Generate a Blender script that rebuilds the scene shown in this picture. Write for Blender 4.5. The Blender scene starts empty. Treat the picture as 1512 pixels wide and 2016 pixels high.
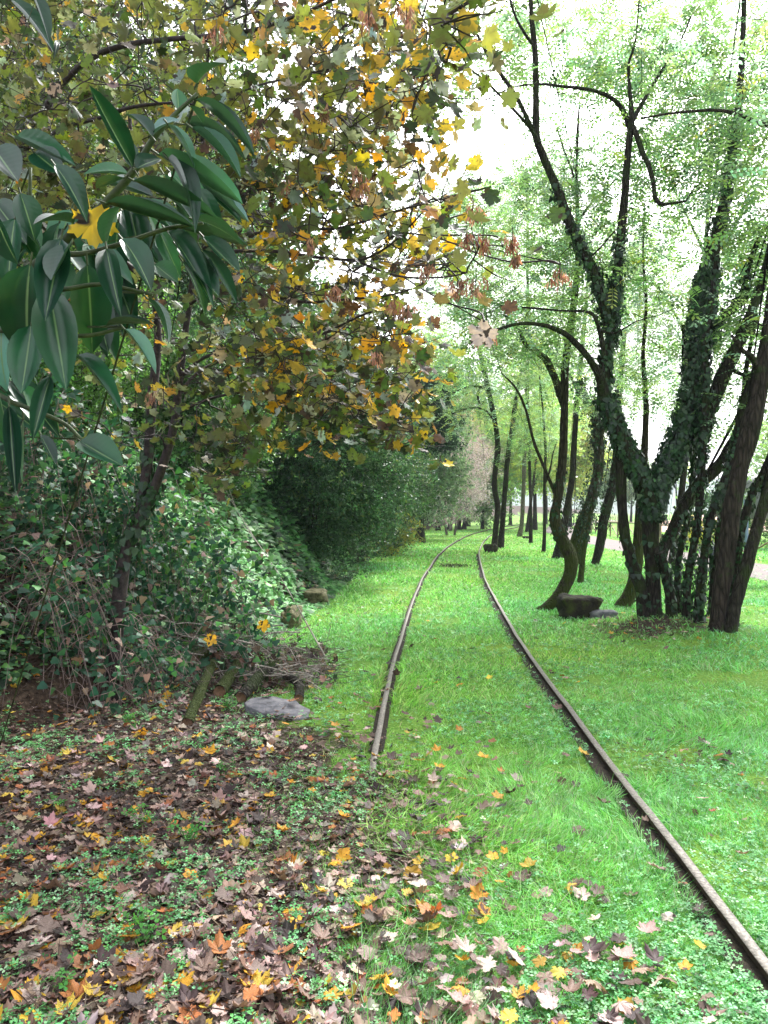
import bpy, math, random
import numpy as np
from mathutils import Vector
from math import radians, sin, cos, pi

S = bpy.context.scene
COL = S.collection
rng = np.random.default_rng(7)
random.seed(7)

# ------------------------------------------------------------------ camera, sky, sun, exposure
F = 1540.0; EYE = 1.6; CX = 756.0; HY = 1008.0
cam = bpy.data.objects.new('camera', bpy.data.cameras.new('camera'))
COL.objects.link(cam); S.camera = cam
cam.location = (0, 0, EYE); cam.rotation_euler = (radians(90), 0, 0)
cam.data.sensor_fit = 'VERTICAL'; cam.data.sensor_height = 36.0
cam.data.lens = 36.0 * F / 2016.0
cam.data.clip_start = 0.05; cam.data.clip_end = 6000

SUN_EL, SUN_AZ = radians(48), radians(25)      # sun high, ahead and to the right, behind cloud
world = bpy.data.worlds.new('World'); S.world = world; world.use_nodes = True
wt = world.node_tree; wt.nodes.clear()
wo = wt.nodes.new('ShaderNodeOutputWorld'); bg = wt.nodes.new('ShaderNodeBackground')
sky = wt.nodes.new('ShaderNodeTexSky'); sky.sky_type = 'NISHITA'; sky.sun_disc = False
sky.sun_elevation = SUN_EL; sky.sun_rotation = SUN_AZ
sky.dust_density = 4.0; sky.air_density = 1.0; sky.ozone_density = 1.0
hs = wt.nodes.new('ShaderNodeHueSaturation'); hs.inputs['Saturation'].default_value = 0.22   # overcast: nearly white
wt.links.new(sky.outputs[0], hs.inputs['Color']); wt.links.new(hs.outputs[0], bg.inputs[0])
bg.inputs[1].default_value = 0.135
wt.links.new(bg.outputs[0], wo.inputs[0])
sl = bpy.data.lights.new('sun', 'SUN'); sl.energy = 1.5; sl.angle = radians(10); sl.color = (1, 0.98, 0.96)
so = bpy.data.objects.new('sun', sl); COL.objects.link(so)
_d = Vector((sin(SUN_AZ) * cos(SUN_EL), cos(SUN_AZ) * cos(SUN_EL), sin(SUN_EL)))
so.rotation_euler = _d.to_track_quat('Z', 'Y').to_euler()
S.view_settings.view_transform = 'Standard'; S.view_settings.look = 'None'
S.view_settings.gamma = 1.0; S.view_settings.use_curve_mapping = False
S.view_settings.exposure = 2.2
cy = S.cycles
cy.max_bounces = 6; cy.diffuse_bounces = 3; cy.glossy_bounces = 2; cy.transmission_bounces = 3; cy.volume_bounces = 0
cy.use_denoising = True
cy.use_adaptive_sampling = True

# ------------------------------------------------------------------ helpers
def W(px, py, Z):
    return np.array(((px - CX) / F * Z, Z, EYE - (py - HY) / F * Z))

def nrm(a):
    return a / np.maximum(np.linalg.norm(a, axis=-1, keepdims=True), 1e-9)

def sstep(a, b, x):
    t = np.clip((x - a) / (b - a), 0, 1); return t * t * (3 - 2 * t)

_pt = np.random.default_rng(3)
_G = _pt.random((64, 64, 16))
def vn(x, y, z=0.0, s=1.0):
    """value noise in 0..1 for arrays"""
    x = np.asarray(x, float) * s; y = np.asarray(y, float) * s; z = np.asarray(z, float) * s + x * 0
    xi = np.floor(x).astype(int); yi = np.floor(y).astype(int); zi = np.floor(z).astype(int)
    u = x - xi; v = y - yi; w = z - zi
    u = u * u * (3 - 2 * u); v = v * v * (3 - 2 * v); w = w * w * (3 - 2 * w)
    def g(a, b, c): return _G[(xi + a) % 64, (yi + b) % 64, (zi + c) % 16]
    r = 0
    for a in (0, 1):
        for b in (0, 1):
            for c in (0, 1):
                r = r + g(a, b, c) * (u if a else 1 - u) * (v if b else 1 - v) * (w if c else 1 - w)
    return r

def mesh_obj(name, v, faces, mat, parent=None, base=None, col=None, uv=None, smooth=True):
    """faces: list of int arrays, each (m,k)"""
    v = np.asarray(v, float)
    if base is not None: v = v - np.asarray(base)[None]
    me = bpy.data.meshes.new(name)
    faces = [np.asarray(f, dtype=np.int32) for f in faces if len(f)]
    me.vertices.add(len(v)); me.vertices.foreach_set('co', v.astype(np.float32).ravel())
    li = np.concatenate([f.ravel() for f in faces])
    tot = np.concatenate([np.full(len(f), f.shape[1], np.int32) for f in faces])
    st = np.concatenate([[0], np.cumsum(tot)[:-1]]).astype(np.int32)
    me.loops.add(len(li)); me.loops.foreach_set('vertex_index', li)
    me.polygons.add(len(tot)); me.polygons.foreach_set('loop_start', st)
    me.update(calc_edges=True)
    if smooth: me.polygons.foreach_set('use_smooth', np.ones(len(tot), bool))
    if col is not None:
        c = np.ones((len(v), 4), np.float32); c[:, :3] = col
        a = me.attributes.new('tint', 'FLOAT_COLOR', 'POINT'); a.data.foreach_set('color', c.ravel())
    if uv is not None:
        a = me.attributes.new('leafuv', 'FLOAT_VECTOR', 'POINT'); a.data.foreach_set('vector', uv.astype(np.float32).ravel())
    if isinstance(mat, (list, tuple)):
        for m in mat: me.materials.append(m)
    else: me.materials.append(mat)
    o = bpy.data.objects.new(name, me); COL.objects.link(o)
    if parent is not None: o.parent = parent
    return o

def tag(o, label=None, cat=None, group=None, kind=None):
    if label: o['label'] = label
    if cat: o['category'] = cat
    if group: o['group'] = group
    if kind: o['kind'] = kind
    return o

def thing(name, base, label, cat, group=None):
    o = bpy.data.objects.new(name, None); COL.objects.link(o)
    o.location = tuple(base); o.empty_display_size = 0.1
    return tag(o, label, cat, group)

def smooth_path(p, per=5):
    p = np.asarray(p, float)
    if len(p) < 3: 
        t = np.linspace(0, 1, per + 1)[:, None]; return p[0] * (1 - t) + p[-1] * t
    q = np.vstack([2 * p[0] - p[1], p, 2 * p[-1] - p[-2]]); out = []
    for i in range(1, len(q) - 2):
        for k in range(per):
            t = k / per
            out.append(0.5 * (2 * q[i] + (q[i + 1] - q[i - 1]) * t + (2 * q[i - 1] - 5 * q[i] + 4 * q[i + 1] - q[i + 2]) * t * t
                              + (3 * q[i] - q[i - 1] - 3 * q[i + 1] + q[i + 2]) * t ** 3))
    out.append(q[-2]); return np.array(out)

class MB:
    def __init__(s): s.v = []; s.f = {}; s.n = 0; s.c = []
    def add(s, v, f, col=None):
        f = np.asarray(f, int)
        s.f.setdefault(f.shape[1], []).append(f + s.n); s.v.append(v); s.n += len(v)
        s.c.append(np.broadcast_to(np.array(col if col is not None else (1, 1, 1), float), (len(v), 3)))
    def tube(s, path, r, sides=6, rough=0.0, col=None, cap=True, seed=0):
        path = np.asarray(path, float); n = len(path); r = np.broadcast_to(np.asarray(r, float), (n,))
        t = np.gradient(path, axis=0); t = nrm(t)
        ref = np.array((0.31, 0.17, 0.93)) if abs(t[0][2]) < .8 else np.array((1.0, 0.1, 0.05))
        u = nrm(np.cross(t, ref)); w = np.cross(t, u)
        a = np.arange(sides) * 2 * pi / sides
        rr = r[:, None] * np.ones((1, sides))
        if rough:
            L = np.concatenate([[0], np.cumsum(np.linalg.norm(np.diff(path, axis=0), axis=1))]) / max(r.mean(), .01)
            A = np.broadcast_to(np.cos(a)[None], rr.shape); B = np.broadcast_to(np.sin(a)[None], rr.shape)
            LL = np.broadcast_to(L[:, None], rr.shape)
            rr = rr * (1 + rough * ((vn(A * 2.6 + 31 + seed, B * 2.6 + 17, LL * .35) - .5) * 2 + .6 * (vn(A * 6 + 11 + seed, B * 6 + 5, LL * .22) - .5) * 2))
        v = path[:, None] + (u[:, None] * np.cos(a)[None, :, None] + w[:, None] * np.sin(a)[None, :, None]) * rr[..., None]
        v = v.reshape(-1, 3)
        i = np.arange(n - 1)[:, None] * sides; j = np.arange(sides)[None]; j2 = (j + 1) % sides
        f = np.stack([i + j, i + j2, i + sides + j2, i + sides + j], -1).reshape(-1, 4)
        s.add(v, f, col)
        if cap:
            for e in (0, n - 1):
                ring = s.n - len(v) + e * sides + np.arange(sides)
                c = path[e]; idx = s.n; s.v.append(c[None]); s.c.append(np.broadcast_to(np.array(col if col is not None else (1, 1, 1), float), (1, 3))); s.n += 1
                s.f.setdefault(3, []).append(np.stack([ring, np.roll(ring, -1), np.full(sides, idx)], -1))
    def box(s, c, size, rot=None, col=None):
        x, y, z = np.array(size) / 2
        v = np.array([(a * x, b * y, d * z) for a in (-1, 1) for b in (-1, 1) for d in (-1, 1)])
        if rot is not None: v = v @ np.asarray(rot).T
        s.add(v + np.array(c), [(0, 1, 3, 2), (4, 6, 7, 5), (0, 4, 5, 1), (2, 3, 7, 6), (0, 2, 6, 4), (1, 5, 7, 3)], col)
    def build(s, name, mat, parent=None, base=None, smooth=True):
        if not s.v: return None
        return mesh_obj(name, np.vstack(s.v), [np.vstack(x) for x in s.f.values()], mat, parent, base, np.vstack(s.c), smooth=smooth)

def frames(d, n):
    """columns x,d,z for each row"""
    d = nrm(d); z = nrm(n - (n * d).sum(-1, keepdims=True) * d); x = np.cross(d, z)
    return np.stack([x, d, z], -1)

def cloud(name, T, pos, R, s, col, mat, parent=None, base=None, width=None):
    tv, tf = T[0], T[1]
    tuv = T[2] if len(T) > 2 else None
    n = len(pos); k = len(tv)
    v = tv[None] * np.asarray(s).reshape(-1, 1, 1)
    if width is not None: v = v * np.stack([width, np.ones(n), np.ones(n)], -1)[:, None]
    v = np.einsum('nij,nkj->nki', R, v) + pos[:, None]
    f = tf[None] + (np.arange(n) * k)[:, None, None]
    c = np.repeat(col, k, 0)
    uv = np.tile(tuv, (n, 1)) if tuv is not None else None
    return mesh_obj(name, v.reshape(-1, 3), [f.reshape(-1, tf.shape[1])], mat, parent, base, c, uv, smooth=False)

def rdir(n, up=0.0):
    v = rng.normal(size=(n, 3)); v[:, 2] += up; return nrm(v)

def pick(pal, n, jit=0.18):
    """pal: list of (weight,(r,g,b))"""
    w = np.array([p[0] for p in pal], float); c = np.array([p[1] for p in pal], float)
    i = rng.choice(len(pal), n, p=w / w.sum())
    return np.clip(c[i] * (1 + rng.normal(size=(n, 1)) * jit) * (1 + rng.normal(size=(n, 3)) * jit * .4), 0.004, 0.9)

# ---- leaf templates
def T_maple(curl=0.15, seed=0, petiole=True):
    r_ = np.random.default_rng(seed)
    half = [(0, .02), (.12, -.04), (.27, -.09), (.33, .01), (.46, .0), (.40, .11), (.46, .21), (.33, .27), (.44, .36), (.57, .38), (.55, .49), (.63, .62), (.48, .61), (.41, .70),
            (.27, .60), (.31, .72), (.21, .80), (.17, .91), (.08, .92), (0, 1.06)]
    pts = half + [(-x, y) for x, y in reversed(half[1:-1])]
    pts = np.array([(0, 0.28)] + pts)
    pts[1:] += r_.normal(size=(len(pts) - 1, 2)) * 0.018
    rad = np.hypot(pts[:, 0], pts[:, 1] - 0.28)
    z = curl * rad ** 2 * 1.4 + r_.normal(size=len(pts)) * 0.03 * min(1, abs(curl) * 5) - abs(pts[:, 0]) * curl * .3
    v = np.column_stack([pts, z]); n = len(pts)
    f = [(0, i, i + 1 if i + 1 < n else 1) for i in range(1, n)]
    if petiole:
        b = len(v); v = np.vstack([v, [(-.009, 0, 0), (.009, 0, 0), (0.02, -.55, .12)]]); f.append((b, b + 1, b + 2))
    return v, np.array(f)

def T_compound(pairs=5, droop=0.25, fine=True):
    v = []; f = []
    def leaflet(bx, by, dx, dy, L, w):
        z0 = -droop * by ** 2; d = np.array((dx, dy)); p = np.array((-dy, dx)); b = len(v)
        for q, zz in ((np.array((bx, by)), z0), (np.array((bx, by)) + d * L * .5 + p * w, z0 - .02), (np.array((bx, by)) + d * L, z0 - .06), (np.array((bx, by)) + d * L * .5 - p * w, z0 - .02)):
            v.append((q[0], q[1], zz))
        f.append((b, b + 1, b + 2, b + 3))
    for i in range(pairs):
        y = .18 + .72 * i / (pairs - 1)
        for sx in (-1, 1): leaflet(sx * .01, y, sx * .93, .36, .21, .056)
    leaflet(0, .95, 0, 1, .2, .055)
    b = len(v); v += [(-.006, 0, 0), (.006, 0, 0), (.004, .95, -droop * .9), (-.004, .95, -droop * .9)]; f.append((b, b + 1, b + 2, b + 3))
    return np.array(v, float), np.array(f)

def T_spray(n=6, seed=1, L=.38, w=.11, spread=.5):
    r_ = np.random.default_rng(seed); v = []; f = []
    for i in range(n):
        c = r_.normal(size=3) * spread * np.array((.6, .6, .35)) ; d = r_.normal(size=3); d /= np.linalg.norm(d); p = np.cross(d, r_.normal(size=3)); p /= np.linalg.norm(p)
        b = len(v); v += [c, c + d * L * .5 + p * w, c + d * L, c + d * L * .5 - p * w]; f.append((b, b + 1, b + 2, b + 3))
    return np.array(v), np.array(f)

def T_ivy():
    pts = [(0, .3), (0, 0), (.25, -.08), (.48, .1), (.33, .38), (.27, .62), (0, 1.0), (-.27, .62), (-.33, .38), (-.48, .1), (-.25, -.08)]
    v = np.array([(x, y, -.25 * x * x + .0 - .15 * (y - .3) ** 2) for x, y in pts]); n = len(pts)
    return v, np.array([(0, i, i + 1 if i + 1 < n else 1) for i in range(1, n)])

def T_blade():
    v = np.array([(-.02, 0, 0), (.02, 0, 0), (-.017, .45, .0), (.017, .45, .0), (0, 1.0, -.28)])
    return v, np.array([(0, 1, 3), (0, 3, 2), (2, 3, 4)])

def T_clover():
    v = []; f = []
    for k in range(3):
        a = k * 2 * pi / 3; R = np.array(((cos(a), -sin(a)), (sin(a), cos(a)))); b = len(v)
        for x, y, z in ((0, .03, 0), (.26, .42, .05), (.2, .78, .1), (0, .7, .04), (-.2, .78, .1), (-.26, .42, .05)):
            q = R @ np.array((x, y)); v.append((q[0], q[1], z))
        f += [(b, b + 1, b + 2), (b, b + 2, b + 3), (b, b + 3, b + 4), (b, b + 4, b + 5)]
    return np.array(v), np.array(f)

def T_laurel(droop=.25):
    n = 9; v = []; uv = []; f = []
    for i in range(n):
        t = i / (n - 1); wd = .5 * (sin(pi * min(1, t * .97 + .015) ** .85)) ** .8 if 0 < i < n - 1 else .012
        for j, x in enumerate((-1, -.5, 0, .5, 1)):
            v.append((x * wd, t, -droop * t * t + abs(x) * wd * .35)); uv.append((x, t, wd))
    for i in range(n - 1):
        for j in range(4):
            b = i * 5 + j; f.append((b, b + 1, b + 6, b + 5))
    return np.array(v), np.array(f), np.array(uv)

# ------------------------------------------------------------------ materials
def nt(name):
    m = bpy.data.materials.new(name); m.use_nodes = True; t = m.node_tree
    return m, t, t.nodes['Principled BSDF'], t.nodes['Material Output']

def N(t, kind, **kw):
    n = t.nodes.new(kind)
    for k, v in kw.items():
        if k.startswith('_'): setattr(n, k[1:], v)
        else: n.inputs[k.replace('__', ' ')].default_value = v
    return n

def ramp(t, fac, stops, interp='LINEAR'):
    r = t.nodes.new('ShaderNodeValToRGB'); r.color_ramp.interpolation = interp
    e = r.color_ramp.elements
    while len(e) < len(stops): e.new(0.5)
    for i, (p, c) in enumerate(stops): e[i].position = p; e[i].color = (*c, 1) if len(c) == 3 else c
    t.links.new(fac, r.inputs[0]); return r.outputs[0]

def mixc(t, a, b, fac, mode='MIX'):
    m = t.nodes.new('ShaderNodeMix'); m.data_type = 'RGBA'; m.blend_type = mode
    for s_, val in ((m.inputs[0], fac), (m.inputs[6], a), (m.inputs[7], b)):
        if hasattr(val, 'links'): t.links.new(val, s_)
        elif isinstance(val, tuple): s_.default_value = (*val, 1)
        else: s_.default_value = val
    return m.outputs[2]

def leaf_mat(name, rough=.5, trans=.4, spots=0.0, nscale=30, spec=.4, tw=(1.25, 1.3, .8), under=None, midrib=False, spotcol=(.03, .02, .015)):
    m, t, b, out = nt(name)
    a = N(t, 'ShaderNodeAttribute', _attribute_name='tint')
    g = N(t, 'ShaderNodeNewGeometry'); tc = N(t, 'ShaderNodeTexCoord')
    no = N(t, 'ShaderNodeTexNoise', Scale=nscale, Detail=3.0); t.links.new(tc.outputs['Object'], no.inputs['Vector'])
    c = mixc(t, a.outputs['Color'], ramp(t, no.outputs[0], [(.3, (.62, .62, .62)), (.7, (1.25, 1.25, 1.25))]), 1.0, 'MULTIPLY')
    if spots:
        n2 = N(t, 'ShaderNodeTexNoise', Scale=22.0, Detail=2.0, Roughness=.6); t.links.new(tc.outputs['Object'], n2.inputs['Vector'])
        c = mixc(t, c, spotcol, ramp(t, n2.outputs[0], [(.66 - spots, (0, 0, 0)), (.70 - spots, (1, 1, 1))]))
    if midrib:
        la = N(t, 'ShaderNodeAttribute', _attribute_name='leafuv'); sx = N(t, 'ShaderNodeSeparateXYZ'); t.links.new(la.outputs['Vector'], sx.inputs[0])
        ab = N(t, 'ShaderNodeMath', _operation='ABSOLUTE'); t.links.new(sx.outputs[0], ab.inputs[0])
        c = mixc(t, c, (.16, .26, .12), ramp(t, ab.outputs[0], [(.02, (1, 1, 1)), (.07, (0, 0, 0))]))
        wv = N(t, 'ShaderNodeMath', _operation='MULTIPLY_ADD'); t.links.new(sx.outputs[1], wv.inputs[0]); wv.inputs[1].default_value = 60.0
        m1 = N(t, 'ShaderNodeMath', _operation='MULTIPLY'); t.links.new(ab.outputs[0], m1.inputs[0]); m1.inputs[1].default_value = -14.0
        t.links.new(m1.outputs[0], wv.inputs[2])
        sn = N(t, 'ShaderNodeMath', _operation='SINE'); t.links.new(wv.outputs[0], sn.inputs[0])
        bp = N(t, 'ShaderNodeBump', Strength=.05, Distance=.0006); t.links.new(sn.outputs[0], bp.inputs['Height']); t.links.new(bp.outputs[0], b.inputs['Normal'])
    if under is not None:
        c = mixc(t, c, under, mixc(t, (0, 0, 0), (.4, .4, .4), g.outputs['Backfacing']))
    t.links.new(c, b.inputs['Base Color']); b.inputs['Roughness'].default_value = rough
    b.inputs['Specular IOR Level'].default_value = spec
    tr = t.nodes.new('ShaderNodeBsdfTranslucent'); t.links.new(mixc(t, c, tw, 1.0, 'MULTIPLY'), tr.inputs[0])
    ms = t.nodes.new('ShaderNodeMixShader'); ms.inputs[0].default_value = trans
    t.links.new(b.outputs[0], ms.inputs[1]); t.links.new(tr.outputs[0], ms.inputs[2]); t.links.new(ms.outputs[0], out.inputs[0])
    return m

def bark_mat(name, dark, light, moss=None, moss_amt=.5, sc=9.0, stretch=.16, low_moss=None):
    m, t, b, out = nt(name)
    tc = N(t, 'ShaderNodeTexCoord'); mp = N(t, 'ShaderNodeMapping'); mp.inputs['Scale'].default_value = (1, 1, stretch)
    t.links.new(tc.outputs['Object'], mp.inputs[0])
    n1 = N(t, 'ShaderNodeTexNoise', Scale=sc * 4, Detail=6.0, Roughness=.65, Distortion=.4); t.links.new(mp.outputs[0], n1.inputs['Vector'])
    vo = N(t, 'ShaderNodeTexVoronoi', Scale=sc * 3.2); vo.feature = 'DISTANCE_TO_EDGE'; t.links.new(mp.outputs[0], vo.inputs['Vector'])
    h = N(t, 'ShaderNodeMath', _operation='MULTIPLY_ADD'); t.links.new(vo.outputs['Distance'], h.inputs[0]); h.inputs[1].default_value = 1.6; t.links.new(n1.outputs[0], h.inputs[2])
    c = ramp(t, h.outputs[0], [(.35, dark), (1.0, light)])
    if moss:
        n2 = N(t, 'ShaderNodeTexNoise', Scale=3.5, Detail=5.0, Roughness=.7); t.links.new(tc.outputs['Object'], n2.inputs['Vector'])
        fac = ramp(t, n2.outputs[0], [(.62 - moss_amt * .35, (0, 0, 0)), (.72 - moss_amt * .35, (1, 1, 1))])
        if low_moss:
            sx = N(t, 'ShaderNodeSeparateXYZ'); t.links.new(tc.outputs['Object'], sx.inputs[0])
            mr = N(t, 'ShaderNodeMapRange'); t.links.new(sx.outputs[2], mr.inputs[0]); mr.inputs[1].default_value = low_moss; mr.inputs[2].default_value = low_moss * .3
            fac = mixc(t, (0, 0, 0), fac, mr.outputs[0])
        n3 = N(t, 'ShaderNodeTexNoise', Scale=60.0, Detail=3.0); t.links.new(tc.outputs['Object'], n3.inputs['Vector'])
        mc = mixc(t, tuple(x * .55 for x in moss), tuple(min(1, x * 1.5) for x in moss), n3.outputs[0])
        c = mixc(t, c, mc, fac)
    bp = N(t, 'ShaderNodeBump', Strength=1.0, Distance=.045); t.links.new(h.outputs[0], bp.inputs['Height']); t.links.new(bp.outputs[0], b.inputs['Normal'])
    t.links.new(c, b.inputs['Base Color']); b.inputs['Roughness'].default_value = .92; b.inputs['Specular IOR Level'].default_value = .2
    return m

def noise_mat(name, c1, c2, sc=20, rough=.85, bump=.4, dist=.01, c3=None, detail=6.0, metal=0.0, spec=.3):
    m, t, b, out = nt(name)
    tc = N(t, 'ShaderNodeTexCoord'); n1 = N(t, 'ShaderNodeTexNoise', Scale=float(sc), Detail=detail, Roughness=.65); t.links.new(tc.outputs['Object'], n1.inputs['Vector'])
    stops = [(.34, c1), (.64, c2)] if c3 is None else [(.3, c1), (.5, c2), (.68, c3)]
    t.links.new(ramp(t, n1.outputs[0], stops), b.inputs['Base Color'])
    bp = N(t, 'ShaderNodeBump', Strength=bump, Distance=dist); t.links.new(n1.outputs[0], bp.inputs['Height']); t.links.new(bp.outputs[0], b.inputs['Normal'])
    b.inputs['Roughness'].default_value = rough; b.inputs['Metallic'].default_value = metal; b.inputs['Specular IOR Level'].default_value = spec
    return m

M = {}
M['grass'] = leaf_mat('grass_blade', .5, .35, nscale=8, spec=.35)
M['clover'] = leaf_mat('clover_leaf', .5, .35, nscale=8, spec=.35, tw=(1.1, 1.25, .9))
M['maple'] = leaf_mat('maple_leaf', .45, .38, spots=.09, nscale=20, spec=.45, tw=(1.3, 1.2, .6), under=(.22, .23, .14))
M['locust'] = leaf_mat('locust_leaf', .5, .55, nscale=5, spec=.4, tw=(1.12, 1.27, .95))
M['wood_leaf'] = leaf_mat('woodland_leaf', .45, .4, nscale=4, spec=.45)
M['ivy'] = leaf_mat('ivy_leaf', .4, .1, nscale=25, spec=.35)
M['laurel'] = leaf_mat('laurel_leaf', .30, .12, nscale=14, spec=.55, midrib=True, under=(.06, .12, .06))
M['dry'] = leaf_mat('dry_leaf', .6, .2, spots=.02, nscale=24, spec=.35, tw=(1.2, 1.0, .7), spotcol=(.05, .03, .02))
M['seed'] = leaf_mat('seed_wing', .6, .35, nscale=40, spec=.3, tw=(1.2, 1, .8))
M['bark'] = bark_mat('bark_dark', (.006, .005, .004), (.05, .042, .033), moss=(.03, .042, .014), moss_amt=.35)
M['bark_red'] = bark_mat('bark_furrowed', (.005, .004, .003), (.058, .043, .036), moss=(.03, .05, .014), moss_amt=.2, sc=7)
M['bark_moss'] = bark_mat('bark_mossy', (.010, .008, .005), (.085, .07, .05), moss=(.055, .07, .016), moss_amt=.7, low_moss=2.2)
M['bark_pale'] = bark_mat('bark_pale', (.05, .045, .035), (.2, .18, .14), moss=(.08, .1, .04), moss_amt=.4)
M['twig'] = noise_mat('maple_twig_bark', (.012, .008, .009), (.055, .038, .038), 30, .7, .4)
M['stick'] = noise_mat('dead_wood', (.13, .115, .10), (.44, .39, .34), 26, .85, .5)
M['bramble_stem'] = noise_mat('bramble_stem', (.10, .07, .065), (.26, .19, .17), 10, .7, .2)

# ground material: soil under litter and a green sward under the blades, from vertex weights
def ground_mat():
    m, t, b, out = nt('ground_soil_and_sward')
    tc = N(t, 'ShaderNodeTexCoord'); a = N(t, 'ShaderNodeAttribute', _attribute_name='tint'); sx = N(t, 'ShaderNodeSeparateColor'); t.links.new(a.outputs['Color'], sx.inputs[0])
    def no(sc, d=5.0, r=.6):
        n = N(t, 'ShaderNodeTexNoise', Scale=sc, Detail=d, Roughness=r); t.links.new(tc.outputs['Object'], n.inputs['Vector']); return n.outputs[0]
    soil = ramp(t, no(28.0, 8.0, .75), [(.3, (.014, .010, .007)), (.5, (.05, .034, .024)), (.72, (.13, .09, .065))])
    g = ramp(t, no(45.0, 6.0, .75), [(.3, (.035, .08, .015)), (.5, (.12, .26, .035)), (.72, (.30, .48, .10))])
    g2 = ramp(t, no(.6, 4.0), [(.35, (.72, .82, .8)), (.5, (1, 1, 1)), (.65, (1.35, 1.12, .95))])
    g = mixc(t, g, g2, 1.0, 'MULTIPLY')
    bare = ramp(t, no(1.7, 5.0, .7), [(.62, (0, 0, 0)), (.7, (1, 1, 1))])
    g = mixc(t, g, (.13, .10, .05), mixc(t, (0, 0, 0), (.5, .5, .5), bare))
    ad = N(t, 'ShaderNodeMath', _operation='ADD'); t.links.new(sx.outputs[0], ad.inputs[0])
    ns = N(t, 'ShaderNodeMath', _operation='MULTIPLY_ADD'); t.links.new(no(3.0), ns.inputs[0]); ns.inputs[1].default_value = .9; ns.inputs[2].default_value = -.45
    t.links.new(ns.outputs[0], ad.inputs[1])
    c = mixc(t, g, soil, ramp(t, ad.outputs[0], [(.4, (0, 0, 0)), (.6, (1, 1, 1))]))
    t.links.new(c, b.inputs['Base Color']); b.inputs['Roughness'].default_value = .95; b.inputs['Specular IOR Level'].default_value = .15
    bp = N(t, 'ShaderNodeBump', Strength=.8, Distance=.02); t.links.new(no(40.0, 6.0, .7), bp.inputs['Height']); t.links.new(bp.outputs[0], b.inputs['Normal'])
    return m
M['ground'] = ground_mat()

# ------------------------------------------------------------------ terrain
FY = np.array([-20, 3, 5, 7, 10, 14, 20, 27, 40, 60, 90, 130, 200, 900.]); FX = np.array([-6., -3.5, -2.9, -2.1, -1.55, -1.15, -.95, -.7, .4, 2.8, 7.5, 18, 45, 300.])
def foot(y): return np.interp(y, FY, FX)
def height(x, y):
    x = np.asarray(x, float); y = np.asarray(y, float)
    d = foot(y) - x + .25 * (vn(x, y, 0, .8) - .5)
    h = 3.3 * (1 - np.exp(-np.maximum(d, 0) / 2.8)) * sstep(0, .5, d)
    h = h + .05 * (vn(x, y, 0, .5) - .5) + .02 * (vn(x, y, 3, 2.3) - .5) * (1 + 2 * sstep(0, 1, d))
    # root mound of the coppiced locust clump
    for mx, my, mr, mh in ((3.9, 10.8, 1.0, .14), (4.3, 9.7, .8, .12)):
        h = h + mh * np.exp(-((x - mx) ** 2 + (y - my) ** 2) / mr ** 2)
    return h * (1 - sstep(250, 420, y)) 
def litter(x, y):
    """share of leaf litter and bare soil, 0..1"""
    x = np.asarray(x, float); y = np.asarray(y, float)
    edge = np.interp(y, [1.5, 2.5, 3.6, 4.6, 5.3, 6.0, 6.6, 7.5, 9, 12], [.45, .3, .1, 0.0, -.2, -.6, -.95, -1.3, -1.6, -1.5])
    l = 1 - sstep(-.9, .95, x - edge + .9 * (vn(x, y, 5, 1.3) - .5) + .5 * (vn(x, y, 9, 4) - .5))
    under = sstep(0, .4, foot(y) - x)
    c = .72 * np.exp(-(((x - 3.6) / 1.3) ** 2 + ((y - 10.3) / 1.0) ** 2) * 1.2)
    c2 = .4 * np.exp(-(((x - 1.6) / .35) ** 2 + ((y - 7.5) / .5) ** 2)) + .3 * np.exp(-(((x - 1.95) / .4) ** 2 + ((y - 5.2) / .7) ** 2))
    return np.clip(np.maximum.reduce([l * (y < 60), under, c, c2]), 0, 1)

def axis(lims):
    out = []
    for a, b, n in lims: out += list(np.linspace(a, b, n, endpoint=False))
    return np.array(out + [lims[-1][1]])
gx = axis([(-1500, -200, 6), (-200, -40, 10), (-40, -9, 24), (-9, 9, 150), (9, 40, 40), (40, 200, 12), (200, 1500, 8)])
gy = axis([(-60, 0, 8), (0, 16, 130), (16, 50, 90), (50, 140, 60), (140, 500, 24), (500, 3500, 8)])
X, Y = np.meshgrid(gx, gy); H = height(X, Y); nx = len(gx)
i = np.arange(len(gy) - 1)[:, None] * nx + np.arange(nx - 1)[None]
gf = np.stack([i, i + 1, i + nx + 1, i + nx], -1).reshape(-1, 4)
lt = litter(X, Y).ravel()
o = mesh_obj('ground', np.stack([X.ravel(), Y.ravel(), H.ravel()], -1), [gf], M['ground'], col=np.stack([lt, lt, lt], -1)); tag(o, kind='structure')

def sheet(name, xs0, xs1, ys, mat, lift, nxs=8):
    """strip sheet lying a little above the ground, between two edges given along y"""
    v = []; 
    for y, a, b in zip(ys, xs0, xs1):
        xx = np.linspace(a, b, nxs); v.append(np.stack([xx, np.full(nxs, y), height(xx, np.full(nxs, y)) + lift], -1))
    v = np.vstack(v); i = np.arange(len(ys) - 1)[:, None] * nxs + np.arange(nxs - 1)[None]
    return tag(mesh_obj(name, v, [np.stack([i, i + 1, i + nxs + 1, i + nxs], -1).reshape(-1, 4)], mat), kind='structure')
PY = np.array([2, 10, 18, 24, 30, 38, 50, 65, 85, 110, 150.]); PXc = np.array([9.2, 9.6, 10.1, 10.4, 10.7, 11.2, 12.4, 14.6, 19, 27, 45.])
pys = np.linspace(2, 150, 200); pxc = np.interp(pys, PY, PXc)
M['path'] = noise_mat('gravel_path', (.12, .10, .10), (.24, .20, .195), 30, .95, .6, .01)
sheet('path', pxc - 1.25 + .12 * np.sin(pys * .7), pxc + 1.25 + .1 * np.sin(pys * .9 + 1), pys, M['path'], .012)
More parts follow.
